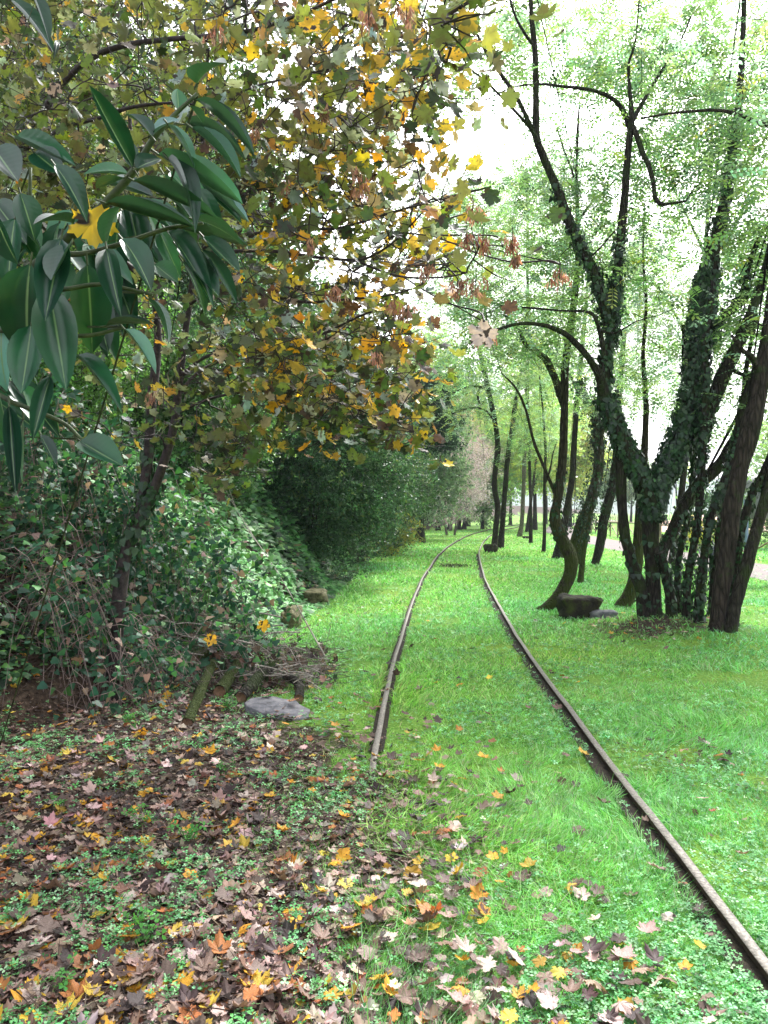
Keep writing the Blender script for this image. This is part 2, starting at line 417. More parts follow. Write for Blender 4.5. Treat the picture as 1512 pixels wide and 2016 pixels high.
M['field'] = noise_mat('ploughed_field', (.30, .17, .13), (.46, .30, .24), 1.2, .95, .3, .05)
fys = np.concatenate([np.linspace(62, 200, 30), np.linspace(210, 620, 12)])
sheet('field', np.interp(fys, [62, 100, 200, 620], [21, 34, 75, 250]), np.full(len(fys), 900.), fys, M['field'], .03, 30)

# hills far beyond the field
def hills(name, y0, dep, hmax, seed, mat, x0=-900, x1=1500):
    xs = np.linspace(x0, x1, 90); ts = np.linspace(0, 1, 14); X, T_ = np.meshgrid(xs, ts)
    prof = hmax * (.55 + .45 * (vn(xs, xs * 0 + seed, 0, .004) * 1.2 + .3 * vn(xs, xs * 0 + seed, 2, .02)))
    Z = np.sin(T_ * pi / 2) ** 1.2 * prof[None] * (1 + .12 * (vn(X, T_ * dep, seed, .03) - .5)) - 1.5
    v = np.stack([X, y0 + T_ * dep, Z], -1).reshape(-1, 3); n = len(xs)
    i = np.arange(13)[:, None] * n + np.arange(n - 1)[None]
    return tag(mesh_obj(name, v, [np.stack([i, i + 1, i + n + 1, i + n], -1).reshape(-1, 4)], mat), kind='structure')
M['hill'] = noise_mat('wooded_hill', (.03, .06, .04), (.09, .13, .07), .06, .95, .6, 2.0)
hills('hills', 640, 420, 30, 3, M['hill'])
hills('hills', 1000, 600, 75, 8, M['hill'])

# ------------------------------------------------------------------ rails
M['rail_top'] = noise_mat('rail_worn_steel', (.04, .036, .03), (.14, .125, .105), 70, .6, .6, .003, c3=(.28, .26, .225), detail=10.0, metal=.25, spec=.4)
M['rail_rust'] = noise_mat('rail_rust', (.02, .013, .010), (.07, .04, .028), 30, .9, .5, .004)
RR = np.array([(1.25, .3), (1.29, 2.0), (1.32, 3.26), (1.385, 4.82), (1.49, 6.93), (1.61, 8.88), (1.79, 11.46), (2.12, 15.6), (2.66, 21.2), (4.05, 33), (6.85, 50.5), (11.0, 70), (18.5, 98), (30, 135)])
rc = smooth_path(np.column_stack([RR, RR[:, 0] * 0]), 8)[:, :2]
tt = nrm(np.gradient(rc, axis=0)); nn = np.column_stack([-tt[:, 1], tt[:, 0]])
lc = rc + nn * 1.45
PROF = [(-.05, -.07), (-.05, -.055), (-.010, -.04), (-.008, .018), (-.018, .026), (-.021, .050), (-.019, .053), (.019, .053), (.021, .050), (.018, .026), (.008, .018), (.010, -.04), (.05, -.055), (.05, -.07)]
def rail(path, label, y0):
    path = path[path[:, 1] >= y0 - .6]
    if y0 > 1: path = np.vstack([[np.interp(q, path[:, 1], path[:, 0]), q] for q in np.linspace(y0, 7, 20)] + [path[path[:, 1] > 7.05]])
    t = nrm(np.gradient(path, axis=0)); n_ = np.column_stack([t[:, 1], -t[:, 0]])
    base = np.array((path[0][0], path[0][1], 0.)); k = len(PROF); v = []
    for p, q in zip(path, n_):
        z = float(height(p[0], p[1])) + .004 + .02 * float(sstep(12, 30, p[1])) - (.10 * (1 - float(sstep(4.35, 5.0, p[1]))) if y0 > 1 else 0)
        for a, b in PROF: v.append((p[0] + q[0] * a, p[1] + q[1] * a, z + b))
    i = np.arange(len(path) - 1)[:, None] * k; j = np.arange(k)[None]; f = np.stack([i + j, i + (j + 1) % k, i + k + (j + 1) % k, i + k + j], -1)
    root = thing('rail', base, label, 'rail')
    top = f[:, 5:8].reshape(-1, 4); side = np.concatenate([f[:, :5], f[:, 8:]], 1).reshape(-1, 4)
    endc = [tuple(range(k))]
    mesh_obj('web_and_foot', np.array(v), [side, np.array(endc)], M['rail_rust'], root, base, smooth=False)
    mesh_obj('rail_head', np.array(v), [top], M['rail_top'], root, base, smooth=False)
rail(rc, 'long curving steel rail on the right, running from the bottom corner to the trees', .3)
rail(lc, 'shorter curving steel rail on the left, its near end buried under fallen leaves', 4.35)
M['bare_soil'] = noise_mat('dark_bare_soil', (.008, .006, .004), (.04, .03, .02), 40, .95, .8, .01)
for path_, a_, b_, y0_ in ((rc, .02, .10, .4), (lc, -.05, .055, 5.0)):
    p_ = path_[(path_[:, 1] >= y0_) & (path_[:, 1] < 30)]; t_ = nrm(np.gradient(p_, axis=0)); l_ = np.column_stack([-t_[:, 1], t_[:, 0]])
    vv = []
    for q_, n_ in zip(p_, l_):
        for w__ in np.linspace(a_ - .04 * (a_ > 0), b_, 4): e_ = q_ + n_ * w__; vv.append((e_[0], e_[1], float(height(e_[0], e_[1])) + .014))
    i_ = np.arange(len(p_) - 1)[:, None] * 4 + np.arange(3)[None]
    tag(mesh_obj('bare_soil', np.array(vv), [np.stack([i_, i_ + 4, i_ + 5, i_ + 1], -1).reshape(-1, 4)], M['bare_soil']), kind='structure')
def rail_dist(x, y):
    return np.minimum(abs(x - np.interp(y, rc[:, 1], rc[:, 0])), np.where(y > 4.9, abs(x - np.interp(y, lc[:, 1], lc[:, 0])), 9))

# ------------------------------------------------------------------ grass and clover (uncountable)
def scatter(n, y0, y1, k, side=.56, extra=.8):
    """positions whose density falls with distance"""
    u = rng.random(n); a, b = y0 ** (1 - k), y1 ** (1 - k); y = (a + u * (b - a)) ** (1 / (1 - k))
    x = (rng.random(n) * 2 - 1) * (side * y + extra); return x, y
def build_grass():
    x, y = scatter(560000, 2.0, 70, 1.35)
    l = litter(x, y); rd = rail_dist(x, y); lush = vn(x, y, 1, 1.1) * .6 + vn(x, y, 4, 3.5) * .4
    onpath = abs(x - np.interp(y, PY, PXc)) < 1.25
    keep = (rng.random(len(x)) > l * 1.05) & (rd > .05 + .05 * sstep(10, 30, y)) & ~onpath & (rng.random(len(x)) < .35 + lush * 1.1) & (x < np.interp(y, [62, 100], [21, 34]))
    # dark gap along the inner side of the right rail
    gap = np.interp(y, rc[:, 1], rc[:, 0]) - x; keep &= ~((gap > 0) & (gap < .05 + .05 * vn(x, y, 3, 9)) & (y < 20))
    worn = sstep(.55, .66, vn(x, y, 61, 1.2) * .65 + vn(x, y, 62, 5) * .35); keep &= rng.random(len(x)) > .75 * worn
    x, y, lush, worn = x[keep], y[keep], lush[keep], worn[keep]; n = len(x)
    big = sstep(.42, .62, vn(x, y, 7, .9)) * (y < 8) * (x > -.1)
    s = (.03 + .035 * rng.random(n) + .075 * big * rng.random(n)) * np.clip(y / 5, 1, 4) ** .45 * (1 - .4 * worn)
    wid = np.clip(y / 3.2, .85, 9) * (1 - .35 * big)
    d = rdir(n) * np.array((1, 1, .3)); d[:, 2] = .55 + .8 * rng.random(n); swirl = vn(x, y, 11, 1.5) * 6.28 * 2
    d[:, 0] += np.cos(swirl) * .7 * (.4 + big); d[:, 1] += np.sin(swirl) * .7 * (.4 + big)
    nrmv = rdir(n, .4) + np.array((0, -.3, .3))
    pal = [(4, (.22, .52, .075)), (3, (.31, .62, .12)), (1.5, (.09, .29, .035)), (2.4, (.48, .70, .24)), (.7, (.50, .48, .22))]
    c = pick(pal, n); hue = vn(x, y, 13, .45)[:, None]; c = c * (np.array((1.15, 1.02, .95)) * hue + np.array((.62, .98, 2.0)) * (1 - hue))
    pos = np.stack([x, y, height(x, y) - .004], -1)
    tag(cloud('grass', T_blade(), pos, frames(d, nrmv), s, c, M['grass'], width=wid), 'short bright green lawn grass', 'grass', kind='stuff')
    x, y = scatter(110000, 2.1, 26, 1.4)
    l = litter(x, y); dens = sstep(.42, .6, vn(x, y, 21, 1.6) * .65 + vn(x, y, 22, 5) * .35)
    keep = (rail_dist(x, y) > .055) & (rng.random(len(x)) < np.where(l > .35, .85 * sstep(.46, .6, vn(x, y, 31, 2.6) * .6 + vn(x, y, 32, 7) * .4) + .06, .12 + dens)) & (foot(y) - x < .3)
    keep &= rng.random(len(x)) > .75 * sstep(.42, .62, vn(x, y, 7, .9)) * (y < 8) * (x > -.1)
    x, y = x[keep], y[keep]; n = len(x)
    s = (.010 + .014 * rng.random(n)) * np.clip(y / 4, .9, 3) ** .5
    z = height(x, y) + .012 + .03 * rng.random(n)
    c = pick([(3, (.15, .44, .14)), (2, (.23, .56, .25)), (1.5, (.06, .25, .07)), (.8, (.42, .66, .38))], n)
    d = rdir(n) * np.array((1, 1, .25))
    tag(cloud('clover', T_clover(), np.stack([x, y, z], -1), frames(d, rdir(n) * .45 + np.array((0, 0, 1.))), s, c, M['clover']), 'small clover and ground ivy leaves among the grass', 'ground cover', kind='stuff')
build_grass()

# ------------------------------------------------------------------ leaf litter
BROWNS = {
 'pinkish brown': [(3, (.22, .14, .11)), (2, (.34, .235, .19)), (1.5, (.13, .08, .06))],
 'dark brown': [(2, (.06, .04, .035)), (1, (.10, .065, .052)), (1, (.035, .024, .022))],
 'golden yellow': [(2, (.62, .33, .03)), (1, (.55, .38, .05))],
 'rusty orange': [(1, (.48, .17, .05)), (1, (.36, .14, .06))],
 'pale pinkish tan': [(1, (.56, .43, .37)), (1, (.44, .33, .28))]}
def build_litter():
    x, y = scatter(34000, 2.0, 14, 1.4, .56, .5)
    l = litter(x, y); keep = (rng.random(len(x)) < (.55 + .45 * sstep(.35, .6, vn(x, y, 33, 2.2))) * l ** 1.3 + .015 + .025 * (x > -.3) * (x < 1.3) * (y < 7.5)) & (foot(y) - x < 1.2) & ((x < 2.2) | (np.hypot(x - 3.7, y - 10.2) < 1.6)) & ~((l < .3) & (x > .9) & (rng.random(len(x)) < .6))
    x, y = x[keep][:9000], y[keep][:9000]; n = len(x)
    s = (.032 + .042 * rng.random(n) ** 1.3); z = height(x, y) + .003 + .02 * rng.random(n) + .028 * (l[keep][:9000] < .5)
    names = list(BROWNS); kind = rng.choice(5, n, p=[.38, .31, .11, .05, .15])
    d = rdir(n) * np.array((1, 1, .22)); nv = rdir(n) * .34 + np.array((0, 0, 1.))
    R = frames(d, nv); flip = rng.random(n) < .35
    temps = [T_maple(c_, k + 5, True) for k, c_ in enumerate((.3, -.4, .8, .15, -.7, .5))]
    tk = rng.integers(0, 6, n)
    inview = (abs(x) < .49 * y) & (y > 2.45)
    order = np.argsort(-(s / y) * inview); first = set(order[:300].tolist())
    protos = {}
    for q in order[:300]:
        key = (int(kind[q]), int(tk[q]))
        nm = names[key[0]]
        if key not in protos:
            T = temps[key[1]]; cc = pick(BROWNS[nm], 1, .1)
            protos[key] = mesh_obj('fallen_leaf', T[0], [T[1]], M['dry'], col=np.repeat(cc, len(T[0]), 0), smooth=False).data
            o = bpy.data.objects[-1] if False else [ob for ob in COL.objects if ob.data == protos[key]][0]
        else:
            o = bpy.data.objects.new('fallen_leaf', protos[key]); COL.objects.link(o)
        from mathutils import Matrix
        mt = Matrix([[*R[q][0], 0], [*R[q][1], 0], [*R[q][2], 0], [0, 0, 0, 1]])
        o.matrix_world = Matrix.Translation((x[q], y[q], z[q] + .01)) @ mt @ Matrix.Scale(float(s[q]) * 1.05, 4)
        place = 'on the lawn right of the right rail' if x[q] > 1.35 else ('on the green lawn between the rails' if litter(x[q], y[q]) < .5 and x[q] > -.1 else ('among the thick litter left of the picture centre line' if x[q] < 0 else 'among the litter spilling toward the lawn'))
        tag(o, nm + ' maple leaf lying ' + place, 'fallen leaf', nm + ' maple leaves ' + place)
    rest = order[300:]
    MBv = []; mats = []
    V = []; Fc = []; C = []; off = 0
    for k in range(6):
        idx = rest[tk[rest] == k]; T = temps[k]
        cc = np.zeros((len(idx), 3))
        for j, nm in enumerate(names):
            mk = kind[idx] == j; cc[mk] = pick(BROWNS[nm], mk.sum(), .2)
        v = np.einsum('nij,nkj->nki', R[idx], T[0][None] * s[idx][:, None, None]) + np.stack([x[idx], y[idx], z[idx]], -1)[:, None]
        V.append(v.reshape(-1, 3)); Fc.append((T[1][None] + (np.arange(len(idx)) * len(T[0]))[:, None, None]).reshape(-1, 3) + off); off += v.shape[0] * v.shape[1]; C.append(np.repeat(cc, len(T[0]), 0))
    tag(mesh_obj('leaf_litter', np.vstack(V), [np.vstack(Fc)], M['dry'], col=np.vstack(C), smooth=False), 'thick litter of brown and yellow maple leaves', 'leaf litter', kind='stuff')
    # crumbs, straw and little twigs in the litter
    x, y = scatter(90000, 2.0, 12, 1.4, .56, .5); l = litter(x, y); keep = (rng.random(len(x)) < l) & (foot(y) - x < 1.0)
    x, y = x[keep], y[keep]; n = len(x); straw = rng.random(n) < .3
    s = np.where(straw, .05 + .08 * rng.random(n), .015 + .025 * rng.random(n)); w_ = np.where(straw, .6, 13.)
    c = pick([(3, (.10, .07, .055)), (2, (.2, .14, .11)), (1, (.32, .25, .17)), (1, (.04, .03, .025))], n)
    T = (np.array([(-.02, 0, 0), (.02, 0, 0), (.024, .6, .03), (0, 1, 0.)]), np.array([(0, 1, 2), (0, 2, 3)]))
    tag(cloud('litter_crumbs', T, np.stack([x, y, height(x, y) + .003 + .015 * rng.random(n)], -1), frames(rdir(n) * np.array((1, 1, .3)), rdir(n) * .5 + np.array((0, 0, 1.))), s, c, M['dry'], width=w_), 'crumbled leaf bits and straw on the soil', 'leaf litter', kind='stuff')
build_litter()

# ------------------------------------------------------------------ trees
T_LOC = T_compound(5, .3); T_LOCF = T_compound(4, .3)
T_MAP = [T_maple(.3, 40), T_maple(-.25, 41), T_maple(.55, 42)]
T_IVY = T_ivy(); T_SPR = T_spray()

def limb_nodes(limbs):
    P_, R_ = [], []
    for pts, rad in limbs: P_.append(pts); R_.append(rad)
    return np.vstack(P_), np.concatenate(R_)

def attach(mb, nodes, nrad, targets, rmax=.02, rmin=.0025, lift=.12, sides=4, kids=0, kidlen=.25, maxlen=None):
    """grow a branch from the nearest existing wood to each target; returns the tip positions"""
    d0 = np.array([np.min(((nodes - t) ** 2).sum(1)) for t in targets]); order = np.argsort(d0)
    N_ = list(nodes); cap = len(nodes) + len(targets) * 6; A = np.zeros((cap, 3)); A[:len(nodes)] = nodes; Rr = np.zeros(cap); Rr[:len(nodes)] = nrad; m = len(nodes)
    tips = []
    for q in order:
        t = targets[q]; dd = ((A[:m] - t) ** 2).sum(1) * np.where(A[:m, 2] > t[2] + .3, 2.2, 1.0); k = int(np.argmin(dd)); a = A[k]; L = np.linalg.norm(t - a)
        if L < .03 or (maxlen and L > maxlen): continue
        mid = (a + t) / 2 + rng.normal(size=3) * L * .09 + np.array((0, 0, lift * L))
        q1 = (a * .7 + mid * .35 + t * -.05) + rng.normal(size=3) * L * .03
        pth = smooth_path([a, (a + mid) / 2 + rng.normal(size=3) * L * .04, mid, (mid + t) / 2 + rng.normal(size=3) * L * .04, t], 2)
        r0 = min(Rr[k] * .75, rmin + L * .012, rmax); r0 = max(r0, rmin)
        rr = np.linspace(r0, rmin * .7, len(pth)); mb.tube(pth, rr, sides, cap=False)
        e = min(5, len(pth) - 1); sel = np.linspace(1, len(pth) - 1, e).astype(int)
        A[m:m + e] = pth[sel]; Rr[m:m + e] = rr[sel]; m += e
        tips.append(t)
        for _ in range(kids):
            s0 = pth[rng.integers(len(pth) // 2, len(pth))]; dv = rdir(1)[0] * kidlen * (.5 + rng.random()); dv[2] *= .6
            mb.tube(smooth_path([s0, s0 + dv * .5 + rng.normal(size=3) * kidlen * .08, s0 + dv], 2), np.linspace(rmin, rmin * .45, 5), 3, cap=False)
    return np.array(tips) if tips else np.zeros((0, 3))

LOCPAL = [(3, (.25, .37, .15)), (3, (.34, .48, .19)), (2, (.11, .20, .10)), (1.3, (.40, .51, .17)), (2.4, (.38, .52, .42)), (.2, (.6, .52, .12))]
def px_limb(pts, Z, dz=0.0, per=5, zs=None):
    """limb from photograph measurements (x, y, width) at depth Z"""
    n = len(pts); P_ = []; R_ = []
    for k, (a, b, w_) in enumerate(pts):
        z = Z + dz * k / max(1, n - 1) if zs is None else zs[k]
        P_.append(W(a, b, z)); R_.append(w_ / 2 / F * z)
    sp = smooth_path(np.column_stack([np.array(P_), R_]), per)
    return sp[:, :3], np.maximum(sp[:, 3], .004)

def px_tree(name, label, limbs, bark='bark', group=None, boxes=(), leaf='locust', per_cluster=26, sig=.30, size=.26, pal=LOCPAL, ivy=(), twig_mat=None, rmax=.02, sides=14, cat='tree', kids=0, rough=.18, seeds=(), maxlen=None, T=None, flare=1.0, sink=.12, thin=.9):
    """limbs: list of dict(p, Z, dz); first one carries the base"""
    L = []; mb = MB()
    for q, lb in enumerate(limbs):
        P_, R_ = px_limb(lb['p'], lb['Z'], lb.get('dz', 0), zs=lb.get('zs'))
        if lb.get('root'):
            gz = float(height(P_[0][0], P_[0][1]))
            P_ = P_.copy(); dzr = gz - P_[0][2]
            w_ = np.exp(-np.arange(len(P_)) / 3.0); P_[:, 2] += dzr * w_
            P_ = np.vstack([P_[0] - (P_[1] - P_[0]) * .2 - np.array((0, 0, sink)), P_]); R_ = np.concatenate([[R_[0] * 1.08], R_])
            kk = np.arange(len(R_)); R_ = R_ * (1 + .38 * flare * np.exp(-kk / 1.3)) * thin
        L.append((P_, R_)); mb.tube(P_, R_, sides if R_.max() > .03 else 7, rough if R_.max() > .03 else .06, seed=q * 3.7)
    base = L[0][0][0].copy(); base[2] = float(height(base[0], base[1]))
    root = thing(name, base, label, cat, group)
    mb.build('trunk', M[bark], root, base)
    nodes, nr = limb_nodes(L)
    tg = []
    for (x0, x1, y0, y1, z0, z1, n) in boxes:
        px = x0 + (x1 - x0) * rng.random(n); py = y0 + (y1 - y0) * rng.random(n); z = z0 + (z1 - z0) * rng.random(n)
        tg.append(np.stack([(px - CX) / F * z, z, EYE - (py - HY) / F * z], -1))
    if tg:
        tg = np.vstack(tg); keep = tg[:, 2] > .4; tg = tg[keep]
        tb = MB(); tips = attach(tb, nodes, nr, tg, rmax, .0045 if leaf == 'maple' else .004, kids=kids, maxlen=maxlen)
        tb.build('branches', twig_mat or M[bark], root, base)
        n = len(tips) * per_cluster; c0 = np.repeat(tips, per_cluster, 0)
        pos = c0 + rng.normal(size=(n, 3)) * sig * np.array((1, 1, .55 if leaf == 'maple' else .36))
        shade = np.repeat(.75 + .5 * rng.random(len(tips)), per_cluster)[:, None]
        if callable(pal): col = pal(pos)
        else: col = pick(pal, n)
        col = col * shade
        sc = size * (.7 + .6 * rng.random(n))
        if leaf == 'locust':
            d = rdir(n) * np.array((1, 1, .35)) + np.array((0, 0, -.12)); nv = rdir(n) * .5 + np.array((0, 0, 1.))
            cloud('crown', T or T_LOC, pos, frames(d, nv), sc, col, M['locust'], root, base)
        elif leaf == 'maple':
            d = rdir(n) + np.array((0, -.1, -.45)); nv = rdir(n) * .8 + np.array((0, -.25, .7))
            tkk = rng.integers(0, 3, n); 
            V = []; Fc = []; C = []; off = 0; Rm = frames(d, nv)
            for k in range(3):
                idx = tkk == k; Tm = T_MAP[k]; v = np.einsum('nij,nkj->nki', Rm[idx], Tm[0][None] * sc[idx][:, None, None]) + pos[idx][:, None]
                V.append(v.reshape(-1, 3)); Fc.append((Tm[1][None] + (np.arange(idx.sum()) * len(Tm[0]))[:, None, None]).reshape(-1, 3) + off); off += v.shape[0] * v.shape[1]; C.append(np.repeat(col[idx], len(Tm[0]), 0))
            mesh_obj('crown', np.vstack(V), [np.vstack(Fc)], M['maple'], root, base, np.vstack(C), smooth=False)
        else:
            cloud('crown', T or T_SPR, pos, frames(rdir(n), rdir(n, .5)), sc, col, M['wood_leaf'], root, base)
    if ivy:
        P_, D_, N_ = [], [], []
        for (li, a, b, n, off) in ivy:
            pts, rad = L[li]; m = len(pts); t = (a + (b - a) * rng.random(n)) * (m - 1.001); i = t.astype(int); fr = (t - i)[:, None]
            c = pts[i] * (1 - fr) + pts[i + 1] * fr; r = rad[i]; tg_ = nrm(pts[i + 1] - pts[i])
            rd = rdir(n); rd = nrm(rd - (rd * tg_).sum(1, keepdims=True) * tg_)
            lump = .4 + 1.2 * vn(c[:, 0] + rd[:, 0] * .3, c[:, 2] + rd[:, 1] * .3, c[:, 1], 3.1)
            P_.append(c + rd * (r * 1.0 + off * lump * rng.random(n))[:, None]); D_.append(np.array((0, 0, -1.)) + rdir(n) * .55); N_.append(rd + rdir(n) * .35 + np.array((0, 0, .35)))
        P_, D_, N_ = map(np.vstack, (P_, D_, N_)); n = len(P_)
        ss = .035 + .06 * rng.random(n) ** 1.5
        cloud('ivy', T_IVY, P_, frames(D_, N_), ss, pick([(3, (.018, .05, .022)), (2, (.03, .075, .03)), (.6, (.06, .12, .05)), (.5, (.02, .035, .025))], n), M['ivy'], root, base)
    for sd in seeds: seed_bunch(root, base, *sd)
    return root

def T_samara():
    v = []; f = []
    for sx in (-1, 1):
        b = len(v); v += [(0, 0, 0), (sx * .05, -.12, .04), (sx * .22, -.6, .05), (sx * .30, -.95, 0), (sx * .14, -1.0, -.03), (sx * .02, -.5, 0)]
        f += [(b, b + 1, b + 2), (b, b + 2, b + 5), (b + 2, b + 3, b + 5), (b + 3, b + 4, b + 5)]
    return np.array(v, float), np.array(f)
T_SAM = T_samara()
def seed_bunch(root, base, px, py, Z, hpx, n=26):
    c = W(px, py, Z); h = hpx / F * Z
    t = rng.random(n) ** 1.3; pos = c + np.stack([rng.normal(size=n) * h * .18, rng.normal(size=n) * h * .18, -t * h * .62], -1)
    up = -(rdir(n) * np.array((.55, .55, .3)) + np.array((0, 0, -1.)))
    col = pick([(3, (.30, .15, .10)), (2, (.42, .24, .17)), (1.5, (.16, .08, .055))], n)
    cloud('seed_cluster', T_SAM, pos, frames(up, rdir(n)), .036 * (.8 + .4 * rng.random(n)), col, M['seed'], root, base)
    mb = MB(); mb.tube(smooth_path([c + np.array((0, 0, h * .35)), c + np.array((.004, 0, h * .1)), c - np.array((0, 0, h * .5))], 3), .0016, 4)
    mb.build('seed_stalk', M['twig'], root, base)

# ---- right-hand locusts, from their measured outlines
ZA = 10.9
px_tree('locust_tree', 'large forked locust with a thick coat of ivy over its V-shaped fork, in the clump', [
  dict(p=[(1288, 1236, 38), (1284, 1122, 36), (1280, 1041, 40), (1287, 975, 46), (1312, 925, 44), (1334, 885, 44), (1352, 830, 44), (1366, 760, 44), (1373, 690, 40), (1380, 620, 40), (1388, 560, 40), (1404, 490, 32), (1425, 400, 24), (1436, 325, 22), (1451, 250, 19), (1457, 170, 17), (1462, 90, 14), (1467, -60, 11)], Z=ZA, dz=.5, root=1),
  dict(p=[(1284, 1000, 34), (1268, 950, 36), (1246, 905, 36), (1222, 862, 34), (1205, 820, 36), (1190, 780, 32)], Z=ZA),
  dict(p=[(1272, 1236, 34), (1261, 1163, 30), (1244, 1109, 27), (1231, 1054, 25), (1224, 1000, 25), (1223, 950, 25), (1221, 900, 26), (1214, 850, 28), (1203, 810, 30), (1190, 770, 32), (1192, 710, 28), (1205, 655, 26), (1211, 600, 25), (1213, 560, 24), (1221, 475, 21), (1231, 375, 19), (1236, 300, 17), (1243, 240, 15), (1240, 180, 9), (1238, 125, 7), (1251, 80, 5), (1262, -40, 4)], Z=ZA, dz=.2, root=1),
  dict(p=[(1188, 775, 24), (1180, 740, 16), (1166, 715, 14), (1146, 690, 12), (1116, 660, 10), (1076, 642, 8), (1026, 637, 7), (971, 652, 5), (940, 672, 3)], Z=ZA, dz=-1.0),
  dict(p=[(1201, 650, 24), (1193, 615, 22), (1180, 570, 21), (1171, 540, 20), (1146, 490, 19), (1116, 425, 18), (1091, 360, 16), (1066, 300, 15), (1056, 268, 14), (1055, 200, 12), (1053, 100, 11), (1046, 25, 9), (1042, -80, 7)], Z=ZA, dz=-.8),
  dict(p=[(1058, 280, 11), (1041, 240, 9), (1016, 190, 8), (986, 145, 7), (956, 100, 6), (938, 65, 4)], Z=ZA - .8, dz=-.5),
  dict(p=[(1056, 275, 9), (1046, 255, 7), (1006, 210, 5.5), (956, 160, 4.5), (921, 130, 4), (901, 85, 3)], Z=ZA - .8, dz=-.3),
  dict(p=[(1052, 92, 7), (1036, 70, 6), (1016, 35, 5), (998, -20, 4)], Z=ZA - .8, dz=-.3),
  dict(p=[(1240, 250, 12), (1225, 215, 9), (1206, 195, 8), (1166, 178, 7), (1106, 170, 5.5), (1061, 166, 4.5), (1010, 172, 3), (950, 200, 2)], Z=ZA + .3, dz=-.6),
  dict(p=[(1241, 245, 12), (1252, 262, 11), (1265, 300, 10), (1277, 325, 9.5), (1286, 360, 9), (1290, 388, 8.5), (1303, 402, 8), (1325, 400, 6), (1350, 396, 4)], Z=ZA + .2, dz=-.8),
  dict(p=[(1244, 240, 10), (1258, 215, 8), (1275, 185, 6.5), (1296, 150, 6), (1336, 88, 4), (1362, 30, 3)], Z=ZA + .2, dz=.4),
  dict(p=[(1295, 1110, 26), (1301, 1090, 25), (1312, 1070, 24), (1323, 1049, 24), (1345, 1000, 24), (1372, 959, 23), (1413, 918, 23), (1441, 877, 22), (1460, 830, 20), (1475, 780, 18)], Z=ZA, dz=.7),
  dict(p=[(1322, 1230, 26), (1318, 1163, 22), (1310, 1122, 22), (1299, 1088, 24)], Z=ZA - .1, root=1),
  dict(p=[(1375, 700, 22), (1392, 668, 18), (1410, 644, 16), (1443, 605, 14), (1461, 575, 12), (1473, 530, 10), (1490, 480, 9), (1510, 440, 8)], Z=ZA + .3, dz=.3),
  dict(p=[(1190, 700, 10), (1177, 640, 8), (1160, 615, 6), (1110, 612, 4), (1040, 606, 4), (985, 602, 2.5)], Z=ZA - .2, dz=-.4),
 ], boxes=[(980, 1300, -20, 180, 11, 14, 46), (1200, 1400, 60, 420, 11.2, 14, 58), (1060, 1290, 300, 640, 11, 13.5, 30), (920, 1110, 560, 700, 10, 12, 14), (1340, 1540, -40, 330, 11.4, 14, 48), (1380, 1530, 300, 620, 11.4, 13.5, 30), (860, 1020, -20, 180, 10, 12, 12), (1180, 1520, 60, 660, 9.2, 10.4, 9)], per_cluster=17, size=.32, thin=.78,
 ivy=[(0, .14, .62, 5200, .10), (0, .62, .85, 500, .06), (1, 0, 1, 1300, .05), (2, .42, .68, 900, .07), (2, .02, .15, 60, .03), (4, 0, .5, 420, .06), (12, 0, 1, 150, .02), (11, .05, .5, 120, .04), (13, 0, .7, 380, .08), (0, 0, .12, 60, .02)])

px_tree('locust_tree', 'slender pair of ivy-wrapped locust stems between the big fork and the furrowed trunk', [
  dict(p=[(1351, 1222, 17), (1353, 1150, 16), (1364, 1081, 16), (1375, 1013, 16), (1381, 931, 17), (1384, 870, 17), (1387, 830, 17), (1391, 760, 16), (1387, 685, 15), (1401, 585, 13), (1412, 500, 11), (1420, 420, 8)], Z=10.6, dz=.2, root=1),
  dict(p=[(1376, 1246, 19), (1375, 1190, 18), (1381, 1136, 18), (1389, 1081, 17), (1400, 1013, 17), (1419, 964, 17), (1441, 904, 16), (1452, 860, 15), (1458, 810, 14), (1480, 740, 12), (1500, 690, 10)], Z=10.2, dz=.4, root=1),
  dict(p=[(1384, 870, 20), (1399, 800, 26), (1418, 754, 28), (1440, 703, 27), (1462, 661, 23), (1479, 611, 20), (1496, 568, 18), (1515, 500, 16), (1530, 400, 12)], Z=10.8, dz=.4),
  dict(p=[(1432, 720, 9), (1455, 735, 8), (1480, 738, 6), (1510, 742, 5)], Z=11, dz=-.4),
 ], boxes=[(1400, 1530, 420, 760, 10.9, 13, 32), (1280, 1420, 480, 760, 11, 12.5, 14), (1400, 1480, 740, 880, 10.6, 12, 6)], per_cluster=15, size=.31,
 ivy=[(0, 0, .9, 900, .05), (1, .05, .75, 620, .045), (2, 0, .2, 80, .04)])

px_tree('locust_tree', 'thick leaning locust trunk with bare furrowed reddish bark, rightmost but one in the clump', [
  dict(p=[(1412, 1262, 36), (1416, 1204, 34), (1424, 1122, 37), (1435, 1041, 37), (1449, 959, 37), (1468, 877, 38), (1484, 810, 40), (1500, 740, 36), (1514, 650, 30), (1530, 520, 26), (1550, 350, 22), (1560, 150, 16)], Z=9.7, dz=.2, root=1),
  dict(p=[(1500, 740, 14), (1478, 700, 10), (1462, 690, 8), (1440, 660, 5)], Z=9.8, dz=-.3),
  dict(p=[(1530, 262, 12), (1512, 247, 9), (1490, 242, 8), (1456, 226, 7), (1406, 217, 6), (1331, 222, 5), (1262, 233, 3.5)], Z=9.9, dz=-.4),
 ], bark='bark_red', boxes=[(1430, 1560, 100, 480, 9.9, 12, 22), (1440, 1560, 560, 900, 9.8, 12, 14), (1290, 1500, 180, 300, 9.6, 11, 8)], per_cluster=15, size=.31)

